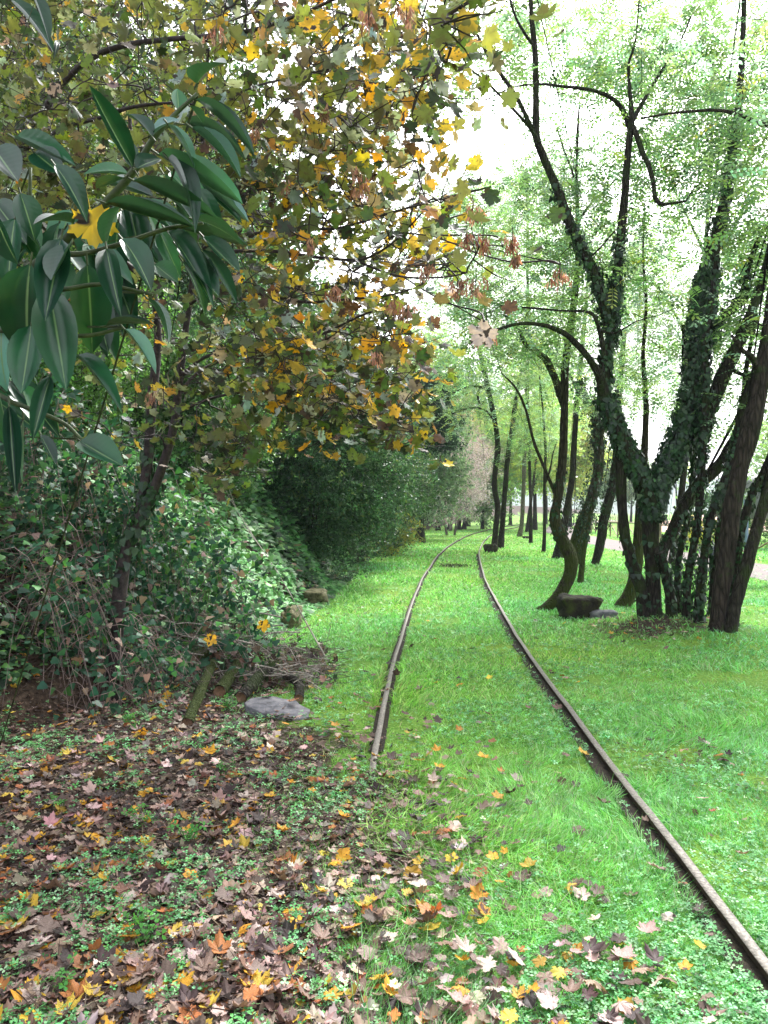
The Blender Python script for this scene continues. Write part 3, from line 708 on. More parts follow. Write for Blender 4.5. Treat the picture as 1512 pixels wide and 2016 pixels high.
px_tree('locust_tree', 'thin black stem rising behind the gap between fork and slender ivy pair', [
  dict(p=[(1338, 1215, 16), (1334, 1150, 14), (1338, 1090, 13), (1352, 1030, 13), (1362, 960, 12), (1366, 890, 12), (1362, 800, 11), (1350, 720, 9), (1345, 640, 7)], Z=11.4, root=1),
  dict(p=[(1398, 1235, 15), (1402, 1170, 13), (1410, 1100, 13), (1416, 1030, 12), (1432, 950, 12), (1452, 880, 12), (1462, 800, 11), (1470, 720, 10), (1490, 620, 8)], Z=11.2, root=1)],
 boxes=[(1300, 1420, 560, 720, 11, 13, 8), (1440, 1512, 520, 700, 11, 13, 8)], per_cluster=15, size=.3, ivy=[(0, .1, .9, 420, .05), (1, .1, .8, 300, .05)])
px_tree('locust_tree', 'dark locust with two leaning stems at the right-hand end of the clump', [
  dict(p=[(1438, 1264, 28), (1451, 1177, 26), (1471, 1109, 26), (1490, 1041, 25), (1506, 986, 24), (1530, 900, 23), (1560, 760, 20), (1580, 600, 16)], Z=9.6, dz=.1, root=1),
  dict(p=[(1440, 1240, 20), (1444, 1180, 19), (1449, 1122, 18), (1460, 1041, 17), (1481, 973, 17), (1503, 932, 17), (1530, 860, 16), (1550, 760, 14)], Z=9.9, dz=.2, root=1),
 ], boxes=[(1460, 1600, 0, 500, 10.2, 12, 18), (1490, 1600, 640, 960, 9.8, 11, 8)], per_cluster=15, size=.31, ivy=[(1, 0, .7, 260, .03)])

px_tree('locust_tree', 'locust with a mossy, strongly hooked lower trunk beside the boulder', [
  dict(p=[(1052, 1206, 12), (1072, 1199, 22), (1092, 1182, 26), (1110, 1157, 27), (1122, 1128, 27), (1124, 1100, 28), (1112, 1072, 30), (1099, 1045, 27), (1092, 1015, 24), (1098, 980, 21), (1106, 925, 19), (1110, 860, 18), (1111, 785, 17), (1112, 725, 17), (1121, 660, 16), (1128, 610, 15), (1134, 560, 14), (1138, 500, 12), (1137, 430, 9), (1135, 370, 8), (1136, 300, 6), (1140, 210, 4)], Z=12.6, dz=.4, root=1),
  dict(p=[(1112, 800, 17), (1100, 765, 15), (1088, 735, 14), (1076, 710, 13), (1058, 693, 11), (1036, 680, 9), (1022, 650, 7), (1008, 630, 5), (991, 619, 4)], Z=12.9, dz=-.6),
  dict(p=[(1099, 990, 9), (1090, 965, 7), (1071, 920, 6), (1051, 870, 5.5), (1036, 810, 5), (1016, 765, 4), (988, 735, 2.5)], Z=12.9, dz=-.6),
  dict(p=[(1136, 440, 6), (1160, 405, 5), (1185, 380, 4), (1215, 350, 3)], Z=13, dz=.4),
  dict(p=[(1130, 350, 4), (1124, 330, 4), (1112, 300, 4), (1096, 250, 3)], Z=13, dz=-.3),
 ], bark='bark_moss', boxes=[(900, 1150, 330, 640, 11, 15, 62), (1060, 1230, 220, 600, 12, 15, 40), (880, 1060, 640, 740, 11.5, 14.5, 14), (1050, 1180, 640, 760, 12, 14, 9), (830, 960, 400, 620, 11.5, 14, 22)], ivy=[(0, .32, .5, 110, .03)], flare=.2, per_cluster=24)

px_tree('locust_tree', 'dark straight locust trunk standing just behind the hooked one', [
  dict(p=[(1098, 1096, 24), (1108, 1045, 17), (1119, 985, 14), (1126, 940, 13), (1131, 860, 12), (1139, 760, 11), (1146, 690, 9), (1152, 620, 7), (1158, 540, 5)], Z=27.5, root=1),
  dict(p=[(1138, 770, 7), (1128, 750, 6), (1116, 732, 5), (1100, 720, 3)], Z=27.5)],
 boxes=[(1040, 1260, 480, 760, 24, 31, 60)], size=.32, sig=.5)

px_tree('locust_tree', 'leaning locust stem shaggy with ivy, a thin mossy stem at its foot', [
  dict(p=[(1128, 1104, 24), (1136, 1055, 25), (1153, 1012, 24), (1168, 970, 23), (1179, 915, 22), (1176, 850, 20), (1166, 808, 18), (1152, 780, 14), (1140, 740, 9)], Z=24, root=1),
  dict(p=[(1172, 880, 16), (1190, 820, 14), (1196, 760, 11), (1205, 690, 8), (1210, 620, 6)], Z=24),
  dict(p=[(1140, 1110, 12), (1145, 1080, 12), (1150, 1045, 12), (1160, 1005, 11), (1172, 965, 10)], Z=23.5, root=1)],
 boxes=[(1130, 1290, 430, 800, 21, 27, 60)], ivy=[(0, .15, 1, 1900, .32), (1, 0, .8, 800, .25), (2, .2, 1, 200, .1)], bark='bark_moss', size=.3, sig=.45)
px_tree('locust_tree', 'thin upright mossy stem on the lawn left of the leaning ivy stem', [
  dict(p=[(1142, 1152, 14), (1145, 1120, 12), (1149, 1085, 11), (1157, 1040, 11), (1164, 1005, 10), (1172, 965, 9), (1180, 900, 8), (1190, 820, 7), (1200, 720, 5)], Z=17.3, root=1)],
 boxes=[(1150, 1260, 620, 800, 16, 19, 12)], bark='bark_moss', ivy=[(0, .3, .8, 170, .05)])
px_tree('locust_tree', 'dark leaning locust with a kinked foot between ivy stem and clump', [
  dict(p=[(1171, 1112, 16), (1178, 1088, 19), (1184, 1055, 20), (1187, 1030, 20), (1199, 985, 20), (1209, 940, 19), (1214, 890, 17), (1216, 820, 15), (1222, 740, 12), (1230, 650, 9)], Z=24, root=1)],
 boxes=[(1180, 1330, 430, 760, 21, 27, 46)], ivy=[(0, .3, 1, 700, .15)], size=.3, sig=.45)
px_tree('locust_tree', 'short mossy trunk leaning right behind the left stem of the clump', [
  dict(p=[(1226, 1198, 34), (1240, 1168, 28), (1252, 1120, 25), (1258, 1050, 23), (1262, 980, 20), (1268, 900, 16), (1272, 800, 12), (1266, 700, 9), (1272, 600, 7), (1266, 500, 5), (1270, 400, 3)], Z=13.2, root=1)],
 boxes=[(1220, 1340, 450, 800, 12.5, 15, 22)], bark='bark_moss')

px_tree('locust_tree', 'tall slim locust hidden low down behind the ivy-clad fork, its crown filling the gap above', [
  dict(p=[(1322, 1112, 16), (1338, 1000, 14), (1352, 880, 13), (1372, 700, 11), (1388, 500, 9), (1400, 300, 7), (1405, 100, 5)], Z=23.5, root=1),
  dict(p=[(1372, 700, 7), (1330, 620, 5), (1290, 560, 4), (1240, 520, 3)], Z=23.5), dict(p=[(1388, 500, 6), (1340, 400, 4), (1290, 300, 3)], Z=23.5, dz=-2), dict(p=[(1380, 600, 6), (1430, 480, 4), (1480, 380, 3)], Z=23.5, dz=2)],
 boxes=[(1180, 1540, -40, 560, 17, 27, 64), (1230, 1420, 560, 860, 20, 27, 40), (980, 1200, -40, 330, 18, 26, 14)], size=.45, sig=.55, per_cluster=16, maxlen=7)
px_tree('locust_tree', 'pair of tall dark locust stems beside the track with a mossy log at the foot', [
  dict(p=[(973, 1082, 15), (976, 1040, 12), (980, 1000, 12), (973, 950, 12), (980, 885, 12), (976, 840, 11), (966, 790, 11), (957, 750, 11), (949, 715, 9), (942, 680, 7), (930, 640, 5), (920, 590, 4)], Z=34.5, root=1),
  dict(p=[(985, 1078, 13), (991, 1010, 11), (996, 940, 11), (1001, 890, 11), (1008, 845, 10), (1012, 810, 9), (1020, 760, 7), (1032, 700, 5), (1038, 640, 4)], Z=35, root=1),
  dict(p=[(963, 780, 6), (956, 764, 5), (946, 762, 4.5), (941, 780, 4), (944, 795, 3)], Z=34.5),
  dict(p=[(974, 828, 5), (955, 808, 4), (925, 803, 4), (890, 815, 3)], Z=34.5, dz=-1),
  dict(p=[(958, 765, 5), (930, 760, 4), (900, 770, 3), (880, 785, 2)], Z=34.5, dz=1)],
 boxes=[(860, 1080, 560, 800, 31, 38, 90), (900, 970, 780, 850, 33, 37, 14), (985, 1060, 760, 900, 33, 37, 16)], size=.42, sig=.8, per_cluster=22)
px_tree('locust_tree', 'pale-barked thin locust on the far lawn behind the pair by the track', [
  dict(p=[(1023, 1058, 11), (1028, 1020, 9), (1031, 950, 9), (1033, 880, 8), (1036, 820, 7), (1034, 740, 5), (1030, 660, 4)], Z=50, root=1),
  dict(p=[(1031, 900, 5), (1038, 885, 4), (1048, 865, 3)], Z=50)],
 bark='bark_pale', boxes=[(970, 1100, 620, 880, 46, 54, 60)], size=.55, sig=.9, pal=[(2, (.32, .42, .10)), (2, (.24, .36, .10)), (1, (.42, .45, .10))])
px_tree('locust_tree', 'small slanting dark stem right of the pale-barked locust', [
  dict(p=[(1037, 1046, 8), (1041, 1015, 7), (1045, 990, 6), (1050, 950, 5), (1056, 900, 4)], Z=62, root=1)],
 boxes=[(1010, 1110, 800, 930, 60, 66, 24)], size=.6, sig=1., pal=[(2, (.34, .44, .10)), (1, (.45, .48, .12))])
px_tree('locust_tree', 'slim dark sapling alone on the lawn left of the hooked trunk', [
  dict(p=[(1070, 1088, 9), (1072, 1040, 7), (1072, 950, 6.5), (1074, 885, 6), (1071, 840, 5), (1068, 800, 4), (1062, 740, 3)], Z=31, root=1),
  dict(p=[(1074, 950, 4), (1083, 925, 3.5), (1088, 895, 2.5), (1096, 870, 2)], Z=31)],
 boxes=[(1030, 1110, 680, 880, 29, 33, 34)], size=.36, sig=.5)
px_tree('locust_tree', 'slender tree with a very thin straight stem left of the tall leaning limb', [
  dict(p=[(1045, 1060, 8), (1044, 960, 7), (1040, 840, 7), (1038, 700, 7), (1039, 600, 6.5), (1038, 500, 6), (1039, 415, 5), (1036, 330, 3)], Z=40, root=1),
  dict(p=[(1038, 420, 3.5), (1020, 390, 3), (1005, 370, 2)], Z=40), dict(p=[(1039, 420, 3), (1052, 395, 2.5), (1060, 370, 2)], Z=40)],
 boxes=[(960, 1120, 330, 700, 36, 44, 100), (840, 1010, 360, 640, 36, 46, 70)], size=.55, sig=.75, per_cluster=20)

# ------------------------------------------------------------------ generic woodland trees
def wood_tree(name, label, x, y, h, r, pal, leaf_n=3500, size=.3, trunk_r=.14, low=.25, group=None, lean=(0, 0), bark='bark', clusters=70, stems=1, sig=None, cat='tree', mat='wood_leaf', T=None, flat=1.0, twigs=True):
    gz = float(height(x, y)); base = np.array((x, y, gz)); root = thing(name, base, label, cat, group)
    mb = MB(); nodes = []; nr = []
    for s_ in range(stems):
        a = rng.random() * 6.28; sp = r * .45 * (stems > 1) + .05
        p = np.array([(x + cos(a) * sp * .2, y + sin(a) * sp * .2, gz - .15), (x + cos(a) * sp * .5 + rng.normal() * .1 + lean[0] * .2, y + sin(a) * sp * .5, gz + h * .25), (x + cos(a) * sp + rng.normal() * r * .08 + lean[0] * .6, y + sin(a) * sp + lean[1] * .6, gz + h * .55), (x + cos(a) * sp * 1.2 + lean[0], y + sin(a) * sp * 1.2 + lean[1], gz + h * .92)])
        P_ = smooth_path(p, 5); R_ = np.linspace(trunk_r, trunk_r * .15, len(P_)) / (1 + .35 * (stems - 1)); R_[0] *= 1.5; R_[1] *= 1.2
        mb.tube(P_, R_, 9, .12, seed=s_ * 2.1); nodes.append(P_[3:]); nr.append(R_[3:])
    mb.build('trunk', M[bark], root, base)
    c0 = np.array((x + lean[0] * .6, y + lean[1] * .6, gz + h * (low + (1 - low) / 2)))
    rz = h * (1 - low) / 2
    dirs = rdir(clusters); rad = rng.random(clusters) ** .45
    lump = .72 + .5 * vn(dirs[:, 0] * 2 + x, dirs[:, 1] * 2 + y, dirs[:, 2] * 2 + 3, 1.0)
    tg = c0 + dirs * (rad * lump)[:, None] * np.array((r, r, rz * 1.05))
    tg = tg[tg[:, 2] > height(tg[:, 0], tg[:, 1]) + .05]
    if twigs:
        tb = MB(); tips = attach(tb, np.vstack(nodes), np.concatenate(nr), tg, trunk_r * .4, .006 if y < 40 else .012, sides=3); tb.build('branches', M[bark], root, base)
    else: tips = tg
    if len(tips) == 0 or leaf_n == 0: return root
    per = max(1, leaf_n // len(tips)); n = per * len(tips); sg = sig or r * .2
    pos = np.repeat(tips, per, 0) + rng.normal(size=(n, 3)) * sg * np.array((1, 1, .6 * flat))
    ok = pos[:, 2] > height(pos[:, 0], pos[:, 1]); shade = np.repeat(.7 + .6 * rng.random(len(tips)), per)[:, None]
    col = pick(pal, n) * shade
    cloud('crown', T or T_SPR, pos[ok], frames(rdir(ok.sum()), rdir(ok.sum(), .6)), (size * (.6 + .8 * rng.random(n)))[ok], col[ok], M[mat], root, base)
    return root

DARK = [(3, (.035, .085, .04)), (2, (.06, .14, .07)), (1.5, (.11, .22, .11)), (.5, (.14, .2, .07))]
MID = [(3, (.045, .11, .035)), (2, (.09, .19, .06)), (1, (.16, .28, .10)), (1.2, (.025, .06, .02))]
OLIVE = [(3, (.08, .13, .02)), (2, (.15, .22, .03)), (1, (.24, .28, .05)), (2, (.035, .07, .02))]
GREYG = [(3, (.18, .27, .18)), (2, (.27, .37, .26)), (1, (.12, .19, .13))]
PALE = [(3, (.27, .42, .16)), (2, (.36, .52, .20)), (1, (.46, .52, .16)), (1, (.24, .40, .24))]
wood_tree('hedge_bush', 'large dark green bush bulging over the lawn edge below the yellow maple leaves', -1.75, 17.5, 4.6, 2.25, DARK, 30000, .15, .07, .0, stems=5, clusters=230, sig=.3, cat='bush')
wood_tree('hedge_bush', 'dark bush with grey-green top just beyond the big dark bush', -1.0, 23.5, 5.4, 2.1, DARK[:2] + [(1.5, (.09, .14, .07)), (.7, (.15, .2, .10))], 20000, .18, .07, .0, stems=5, clusters=130, sig=.36, cat='bush')
wood_tree('hedge_bush', 'low yellow-green bush at the foot of the hedge', .15, 28.5, 1.9, 1.0, [(2, (.3, .33, .06)), (2, (.12, .2, .05)), (1, (.4, .34, .06))], 2200, .16, .03, 0, stems=4, clusters=50, cat='bush')
wood_tree('hedge_bush', 'rounded bright-edged green bush where the hedge bends away', -.1, 33, 5.6, 1.9, MID, 10000, .24, .07, .0, stems=4, clusters=90, sig=.4, cat='bush')
wood_tree('hedge_bush', 'deep green shrub on the bank left of the big dark bush', -3.9, 14.5, 3.4, 1.7, DARK, 7000, .14, .05, .0, stems=4, clusters=110, sig=.3, cat='bush')
wood_tree('woodland_tree', 'olive-leaved tree rising on the bank behind the glossy laurel', -4.6, 9.5, 7.5, 2.3, OLIVE, 9000, .15, .09, .28, clusters=130, sig=.4)
wood_tree('woodland_tree', 'tall green tree behind the maple, high on the bank', -7.5, 14, 10, 3.2, MID, 9000, .24, .16, .2, clusters=130, sig=.5)
wood_tree('woodland_tree', 'dark tree deep in the wood left of the maple stems', -5.6, 18.5, 9.5, 2.6, DARK, 8000, .26, .15, .1, clusters=120, sig=.5)
wood_tree('woodland_tree', 'broad mid-green tree behind the yellow maple canopy', -4.6, 25, 10, 3.0, MID[:2] + [(1, (.15, .2, .12))], 8000, .32, .16, .1, clusters=110, sig=.6)
wood_tree('woodland_tree', 'dark green tree at the far side of the dark bushes', -2.6, 32, 10.0, 2.7, DARK, 7000, .34, .16, .1, clusters=100, sig=.6)
wood_tree('woodland_tree', 'high broad green tree filling the wood above the laurel', -9.5, 20, 13, 4.2, MID, 10000, .32, .2, .05, clusters=140, sig=.7)
wood_tree('woodland_tree', 'dark leafy tree on the crest of the bank at the left frame edge', -6.4, 11.5, 9, 2.2, DARK, 8000, .2, .12, .05, clusters=120, sig=.45)
wood_tree('woodland_tree', 'tall leafy tree on the crest behind the maple fork', -6.0, 22, 13, 3.2, OLIVE[:2] + DARK[:1], 9000, .32, .2, .1, clusters=130, sig=.65)
wood_tree('hedge_bush', 'light green bush on the bank crest left of the maple stems', -4.6, 11.2, 3.4, 1.5, [(2, (.16, .32, .08)), (2, (.1, .22, .06)), (1, (.05, .11, .03))], 9000, .13, .05, 0, stems=4, clusters=120, sig=.3, cat='bush')
wood_tree('hedge_bush', 'green bush on the bank crest seen between the two maple stems', -3.3, 13.2, 3.0, 1.4, MID, 8000, .14, .05, 0, stems=4, clusters=110, sig=.3, cat='bush')
wood_tree('hedge_bush', 'broad green bush on the bank crest at the left frame edge', -6.6, 13.5, 4.2, 2.0, MID, 9000, .18, .05, 0, stems=4, clusters=120, sig=.4, cat='bush')
wood_tree('conifer', 'dark conifer poking out left of the pale distant trees', 2.0, 41, 9.3, 1.9, [(3, (.012, .04, .022)), (1, (.02, .06, .035))], 9000, .3, .15, .5, clusters=90, sig=.42, flat=.4)
wood_tree('woodland_tree', 'grey-green tree between the conifer and the pinkish bare tree', 2.0, 46, 9.0, 2.7, GREYG, 6500, .4, .16, .08, clusters=90, sig=.6)
wood_tree('bare_tree', 'pinkish leafless twiggy tree at the bend of the track', 4.6, 54, 7.6, 2.9, [(2, (.46, .37, .46)), (1, (.36, .29, .36)), (1, (.52, .46, .55))], 7500, .42, .12, .16, clusters=190, sig=.5, T=T_spray(7, 9, .6, .02, .6), stems=4, bark='bark_pale')
wood_tree('bare_tree', 'taller rusty pink twiggy tree behind the bare one', 5.6, 66, 11.5, 2.0, [(2, (.58, .42, .38)), (1, (.46, .36, .28))], 5200, .5, .12, .4, clusters=100, sig=.6, T=T_spray(7, 9, .6, .03, .6), bark='bark_pale')
wood_tree('woodland_tree', 'soft green tree right of the pinkish bare tree', 9.3, 74, 10.5, 3.2, [(2, (.16, .28, .14)), (1, (.24, .36, .18))], 5000, .6, .16, .05, clusters=70, sig=.8)
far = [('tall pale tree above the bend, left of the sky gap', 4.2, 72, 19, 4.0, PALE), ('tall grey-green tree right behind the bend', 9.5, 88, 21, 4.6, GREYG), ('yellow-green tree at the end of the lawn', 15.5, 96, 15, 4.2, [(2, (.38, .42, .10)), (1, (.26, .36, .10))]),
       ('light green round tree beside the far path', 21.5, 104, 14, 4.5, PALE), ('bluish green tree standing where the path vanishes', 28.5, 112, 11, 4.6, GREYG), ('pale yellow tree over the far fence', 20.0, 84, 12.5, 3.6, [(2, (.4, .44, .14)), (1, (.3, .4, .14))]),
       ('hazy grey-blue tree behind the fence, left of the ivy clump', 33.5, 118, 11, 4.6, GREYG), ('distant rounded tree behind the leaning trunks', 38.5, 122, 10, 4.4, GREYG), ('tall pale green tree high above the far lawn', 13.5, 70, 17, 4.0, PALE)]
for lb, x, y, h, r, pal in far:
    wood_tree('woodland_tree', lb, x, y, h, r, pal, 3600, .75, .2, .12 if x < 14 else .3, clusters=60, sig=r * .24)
for k, (x, lb) in enumerate(((4.9, 'dark leaning trunk, leftmost of the row under the pinkish tree'), (5.9, 'dark trunk, second of the row under the pinkish tree'), (7.0, 'dark trunk, third of the row under the pinkish tree'), (7.6, 'dark trunk, rightmost of the row under the pinkish tree'))):
    wood_tree('woodland_tree', lb, x - .2, 68 + k * 1.5, 5.5, 1.0, DARK, 500, .4, .22, .5, clusters=14, lean=(.9 - .15 * k, 0), sig=.5)
# right of the clump, beyond the path
wood_tree('hedge_bush', 'leafy green shrub behind the fence at the right edge', 17.5, 34, 3.4, 2.0, MID, 3500, .22, .05, 0, stems=4, clusters=60, cat='bush')
wood_tree('hedge_bush', 'small yellow-leaved shrub behind the fence in front of the ploughed field', 16.0, 40, 1.5, 1.3, [(2, (.55, .48, .06)), (1, (.3, .4, .08))], 1500, .16, .03, 0, stems=3, clusters=40, cat='bush')
wood_tree('hedge_bush', 'dark green shrub behind the furrowed trunk', 20.5, 46, 4.0, 1.6, DARK, 2200, .28, .05, 0, stems=3, clusters=40, cat='bush')
wood_tree('woodland_tree', 'light green tree beyond the path at the far right', 22.5, 42, 8.5, 3.0, PALE, 5000, .36, .14, .1, clusters=80, sig=.6)
wood_tree('woodland_tree', 'fine-twigged young tree in front of the blue hills', 11.2, 30, 5.0, 1.0, PALE, 260, .22, .05, .35, clusters=22, sig=.3)
wood_tree('hedge_bush', 'low bright yellow-green bush beside the fence post at the right edge', 13.6, 24.8, .75, .9, [(2, (.42, .46, .08)), (1, (.25, .38, .08))], 1400, .12, .02, 0, stems=3, clusters=30, cat='bush')

# ------------------------------------------------------------------ the maple on the bank
def maple_pal(p):
    n = len(p); px = CX + p[:, 0] / p[:, 1] * F; py = HY - (p[:, 2] - EYE) / p[:, 1] * F
    g = pick([(3, (.07, .12, .02)), (3, (.14, .20, .03)), (4, (.025, .05, .018)), (1.2, (.24, .28, .04)), (1.6, (.26, .36, .34)), (.6, (.28, .22, .19))], n)
    yv = pick([(2.6, (.70, .38, .015)), (2, (.68, .48, .04)), (.6, (.52, .20, .02)), (1.6, (.42, .32, .28)), (2.4, (.11, .06, .04)), (2.2, (.20, .26, .04)), (2, (.36, .44, .44)), (3, (.05, .10, .025))], n)
    w_ = .18 + .5 * sstep(-1.4, -.2, p[:, 0]) + .35 * (vn(p[:, 0], p[:, 1], p[:, 2], 1.6) - .5)
    return np.where((rng.random(n) < w_)[:, None], yv, g)
ZM = 6.6
px_tree('maple_tree', 'sycamore maple leaning over the bank with yellow and brown spotted leaves and seed bunches', [
  dict(p=[(222, 1190, 34), (241, 1088, 30), (266, 1037, 25), (296, 977, 22), (322, 912, 20), (342, 841, 19), (352, 761, 17), (364, 660, 15), (374, 590, 13), (385, 500, 11), (392, 400, 9), (400, 280, 7), (415, 150, 5)], Z=ZM, root=1),
  dict(p=[(272, 1025, 22), (284, 960, 21), (293, 887, 20), (299, 786, 19), (306, 726, 18), (311, 660, 15), (300, 560, 13), (280, 450, 11), (262, 340, 9), (255, 220, 7)], Z=ZM + .1, dz=.3),
  dict(p=[(300, 560, 12), (200, 480, 12), (110, 400, 12), (60, 330, 12), (55, 266, 12), (80, 226, 12), (110, 181, 12), (151, 136, 11.5), (191, 108, 11), (251, 88, 10.5), (327, 78, 10), (427, 70, 9), (502, 58, 8), (578, 33, 7), (643, 5, 6), (720, -40, 4)], Z=ZM, zs=list(np.linspace(6.5, 3.9, 16))),
  dict(p=[(290, 540, 9), (180, 440, 9), (100, 340, 8), (85, 286, 8), (126, 251, 8), (201, 231, 8), (261, 211, 7), (352, 203, 6), (440, 215, 4)], Z=ZM, dz=-2.0),
  dict(p=[(385, 500, 8), (432, 472, 7), (502, 460, 6.5), (618, 452, 6), (678, 447, 5.5), (760, 422, 4.5), (840, 400, 3.5), (920, 380, 2.5), (966, 368, 2)], Z=6.3, dz=-2.6),
  dict(p=[(374, 540, 9), (410, 505, 8), (457, 495, 7.5), (543, 495, 7), (628, 507, 6.5), (703, 512, 6), (740, 500, 5), (770, 480, 4.5), (800, 452, 4), (830, 420, 3), (845, 395, 2)], Z=6.3, dz=-2.6),
  dict(p=[(703, 514, 5), (760, 537, 4.5), (813, 547, 4), (879, 545, 3.4), (919, 537, 2.2)], Z=4.6, dz=-1.1),
  dict(p=[(765, 470, 3.6), (789, 458, 3.4), (839, 463, 3.2), (908, 463, 3), (977, 465, 2.4), (990, 485, 1.8)], Z=4.6, dz=-1.1),
  dict(p=[(850, 464, 2.6), (900, 482, 2.6), (945, 500, 2.5), (1011, 516, 2.4), (1080, 513, 2), (1104, 521, 1.6)], Z=3.9, dz=-.7),
  dict(p=[(795, 546, 3), (845, 577, 2.8), (892, 600, 2.4), (943, 614, 2), (955, 635, 1.4)], Z=3.9, dz=-.5),
  dict(p=[(372, 600, 8), (410, 575, 7), (452, 566, 6.5), (528, 583, 6), (603, 595, 5.5), (650, 592, 5), (754, 583, 4), (810, 570, 2.5)], Z=6.4, dz=-1.8),
  dict(p=[(360, 738, 8), (392, 710, 7), (427, 696, 6.5), (492, 683, 6), (553, 676, 5.5), (628, 660, 5), (703, 625, 4), (770, 600, 2.5)], Z=ZM, dz=-1.8),
  dict(p=[(350, 780, 8), (380, 742, 7), (412, 720, 6), (470, 700, 5), (540, 690, 4), (620, 700, 3)], Z=ZM, dz=.6),
  dict(p=[(345, 815, 7), (400, 790, 6), (460, 775, 5), (560, 770, 4), (660, 790, 3), (760, 830, 2.2), (815, 850, 1.6)], Z=ZM, dz=-1.0),
  dict(p=[(400, 250, 5), (460, 190, 4.5), (540, 160, 4), (640, 150, 3.5), (760, 165, 2.6), (860, 140, 2)], Z=6.2, dz=-2.6),
 ], bark='twig', leaf='maple', boxes=[(-60, 420, -80, 330, 4.4, 8.0, 170), (0, 330, 280, 560, 5.2, 7.6, 66), (380, 830, -60, 260, 3.9, 6.8, 120), (400, 830, 240, 480, 4.0, 6.8, 92), (420, 810, 470, 720, 4.4, 6.8, 84),
   (440, 830, 690, 880, 4.9, 6.8, 84), (300, 470, 640, 960, 5.2, 7.0, 22), (830, 930, -60, 90, 3.0, 3.8, 6), (780, 880, 120, 330, 3.4, 4.4, 12), (820, 1000, 360, 560, 3.2, 3.9, 5), (120, 300, 560, 900, 5.4, 7, 18), (860, 950, 0, 60, 2.6, 3, 3)],
 per_cluster=10, sig=.155, size=.076, pal=maple_pal, twig_mat=M['twig'], rmax=.017, kids=3, rough=.08, sides=10, ivy=[(0, .0, .3, 260, .06), (1, 0, .3, 90, .05)], flare=.3,
 seeds=[(930, 402, 3.1, 45), (918, 455, 3.3, 50), (950, 462, 3.3, 44), (1008, 462, 3.2, 45), (1017, 500, 3.2, 22), (1101, 528, 3.1, 52), (900, 548, 3.2, 44), (936, 545, 3.2, 50), (957, 632, 3.3, 62), (840, 520, 3.4, 44), (800, 595, 3.5, 40), (775, 590, 3.5, 36), (425, 55, 3.4, 50), (700, 330, 3.8, 46), (712, 360, 3.8, 40), (640, 210, 3.9, 40), (800, 10, 3.0, 56), (725, 20, 3.0, 46), (660, 560, 3.7, 36), (300, 770, 4.6, 34), (740, 690, 3.9, 34), (500, 250, 4.2, 36), (560, 350, 4.2, 36), (610, 470, 4.0, 34)], maxlen=2.2)

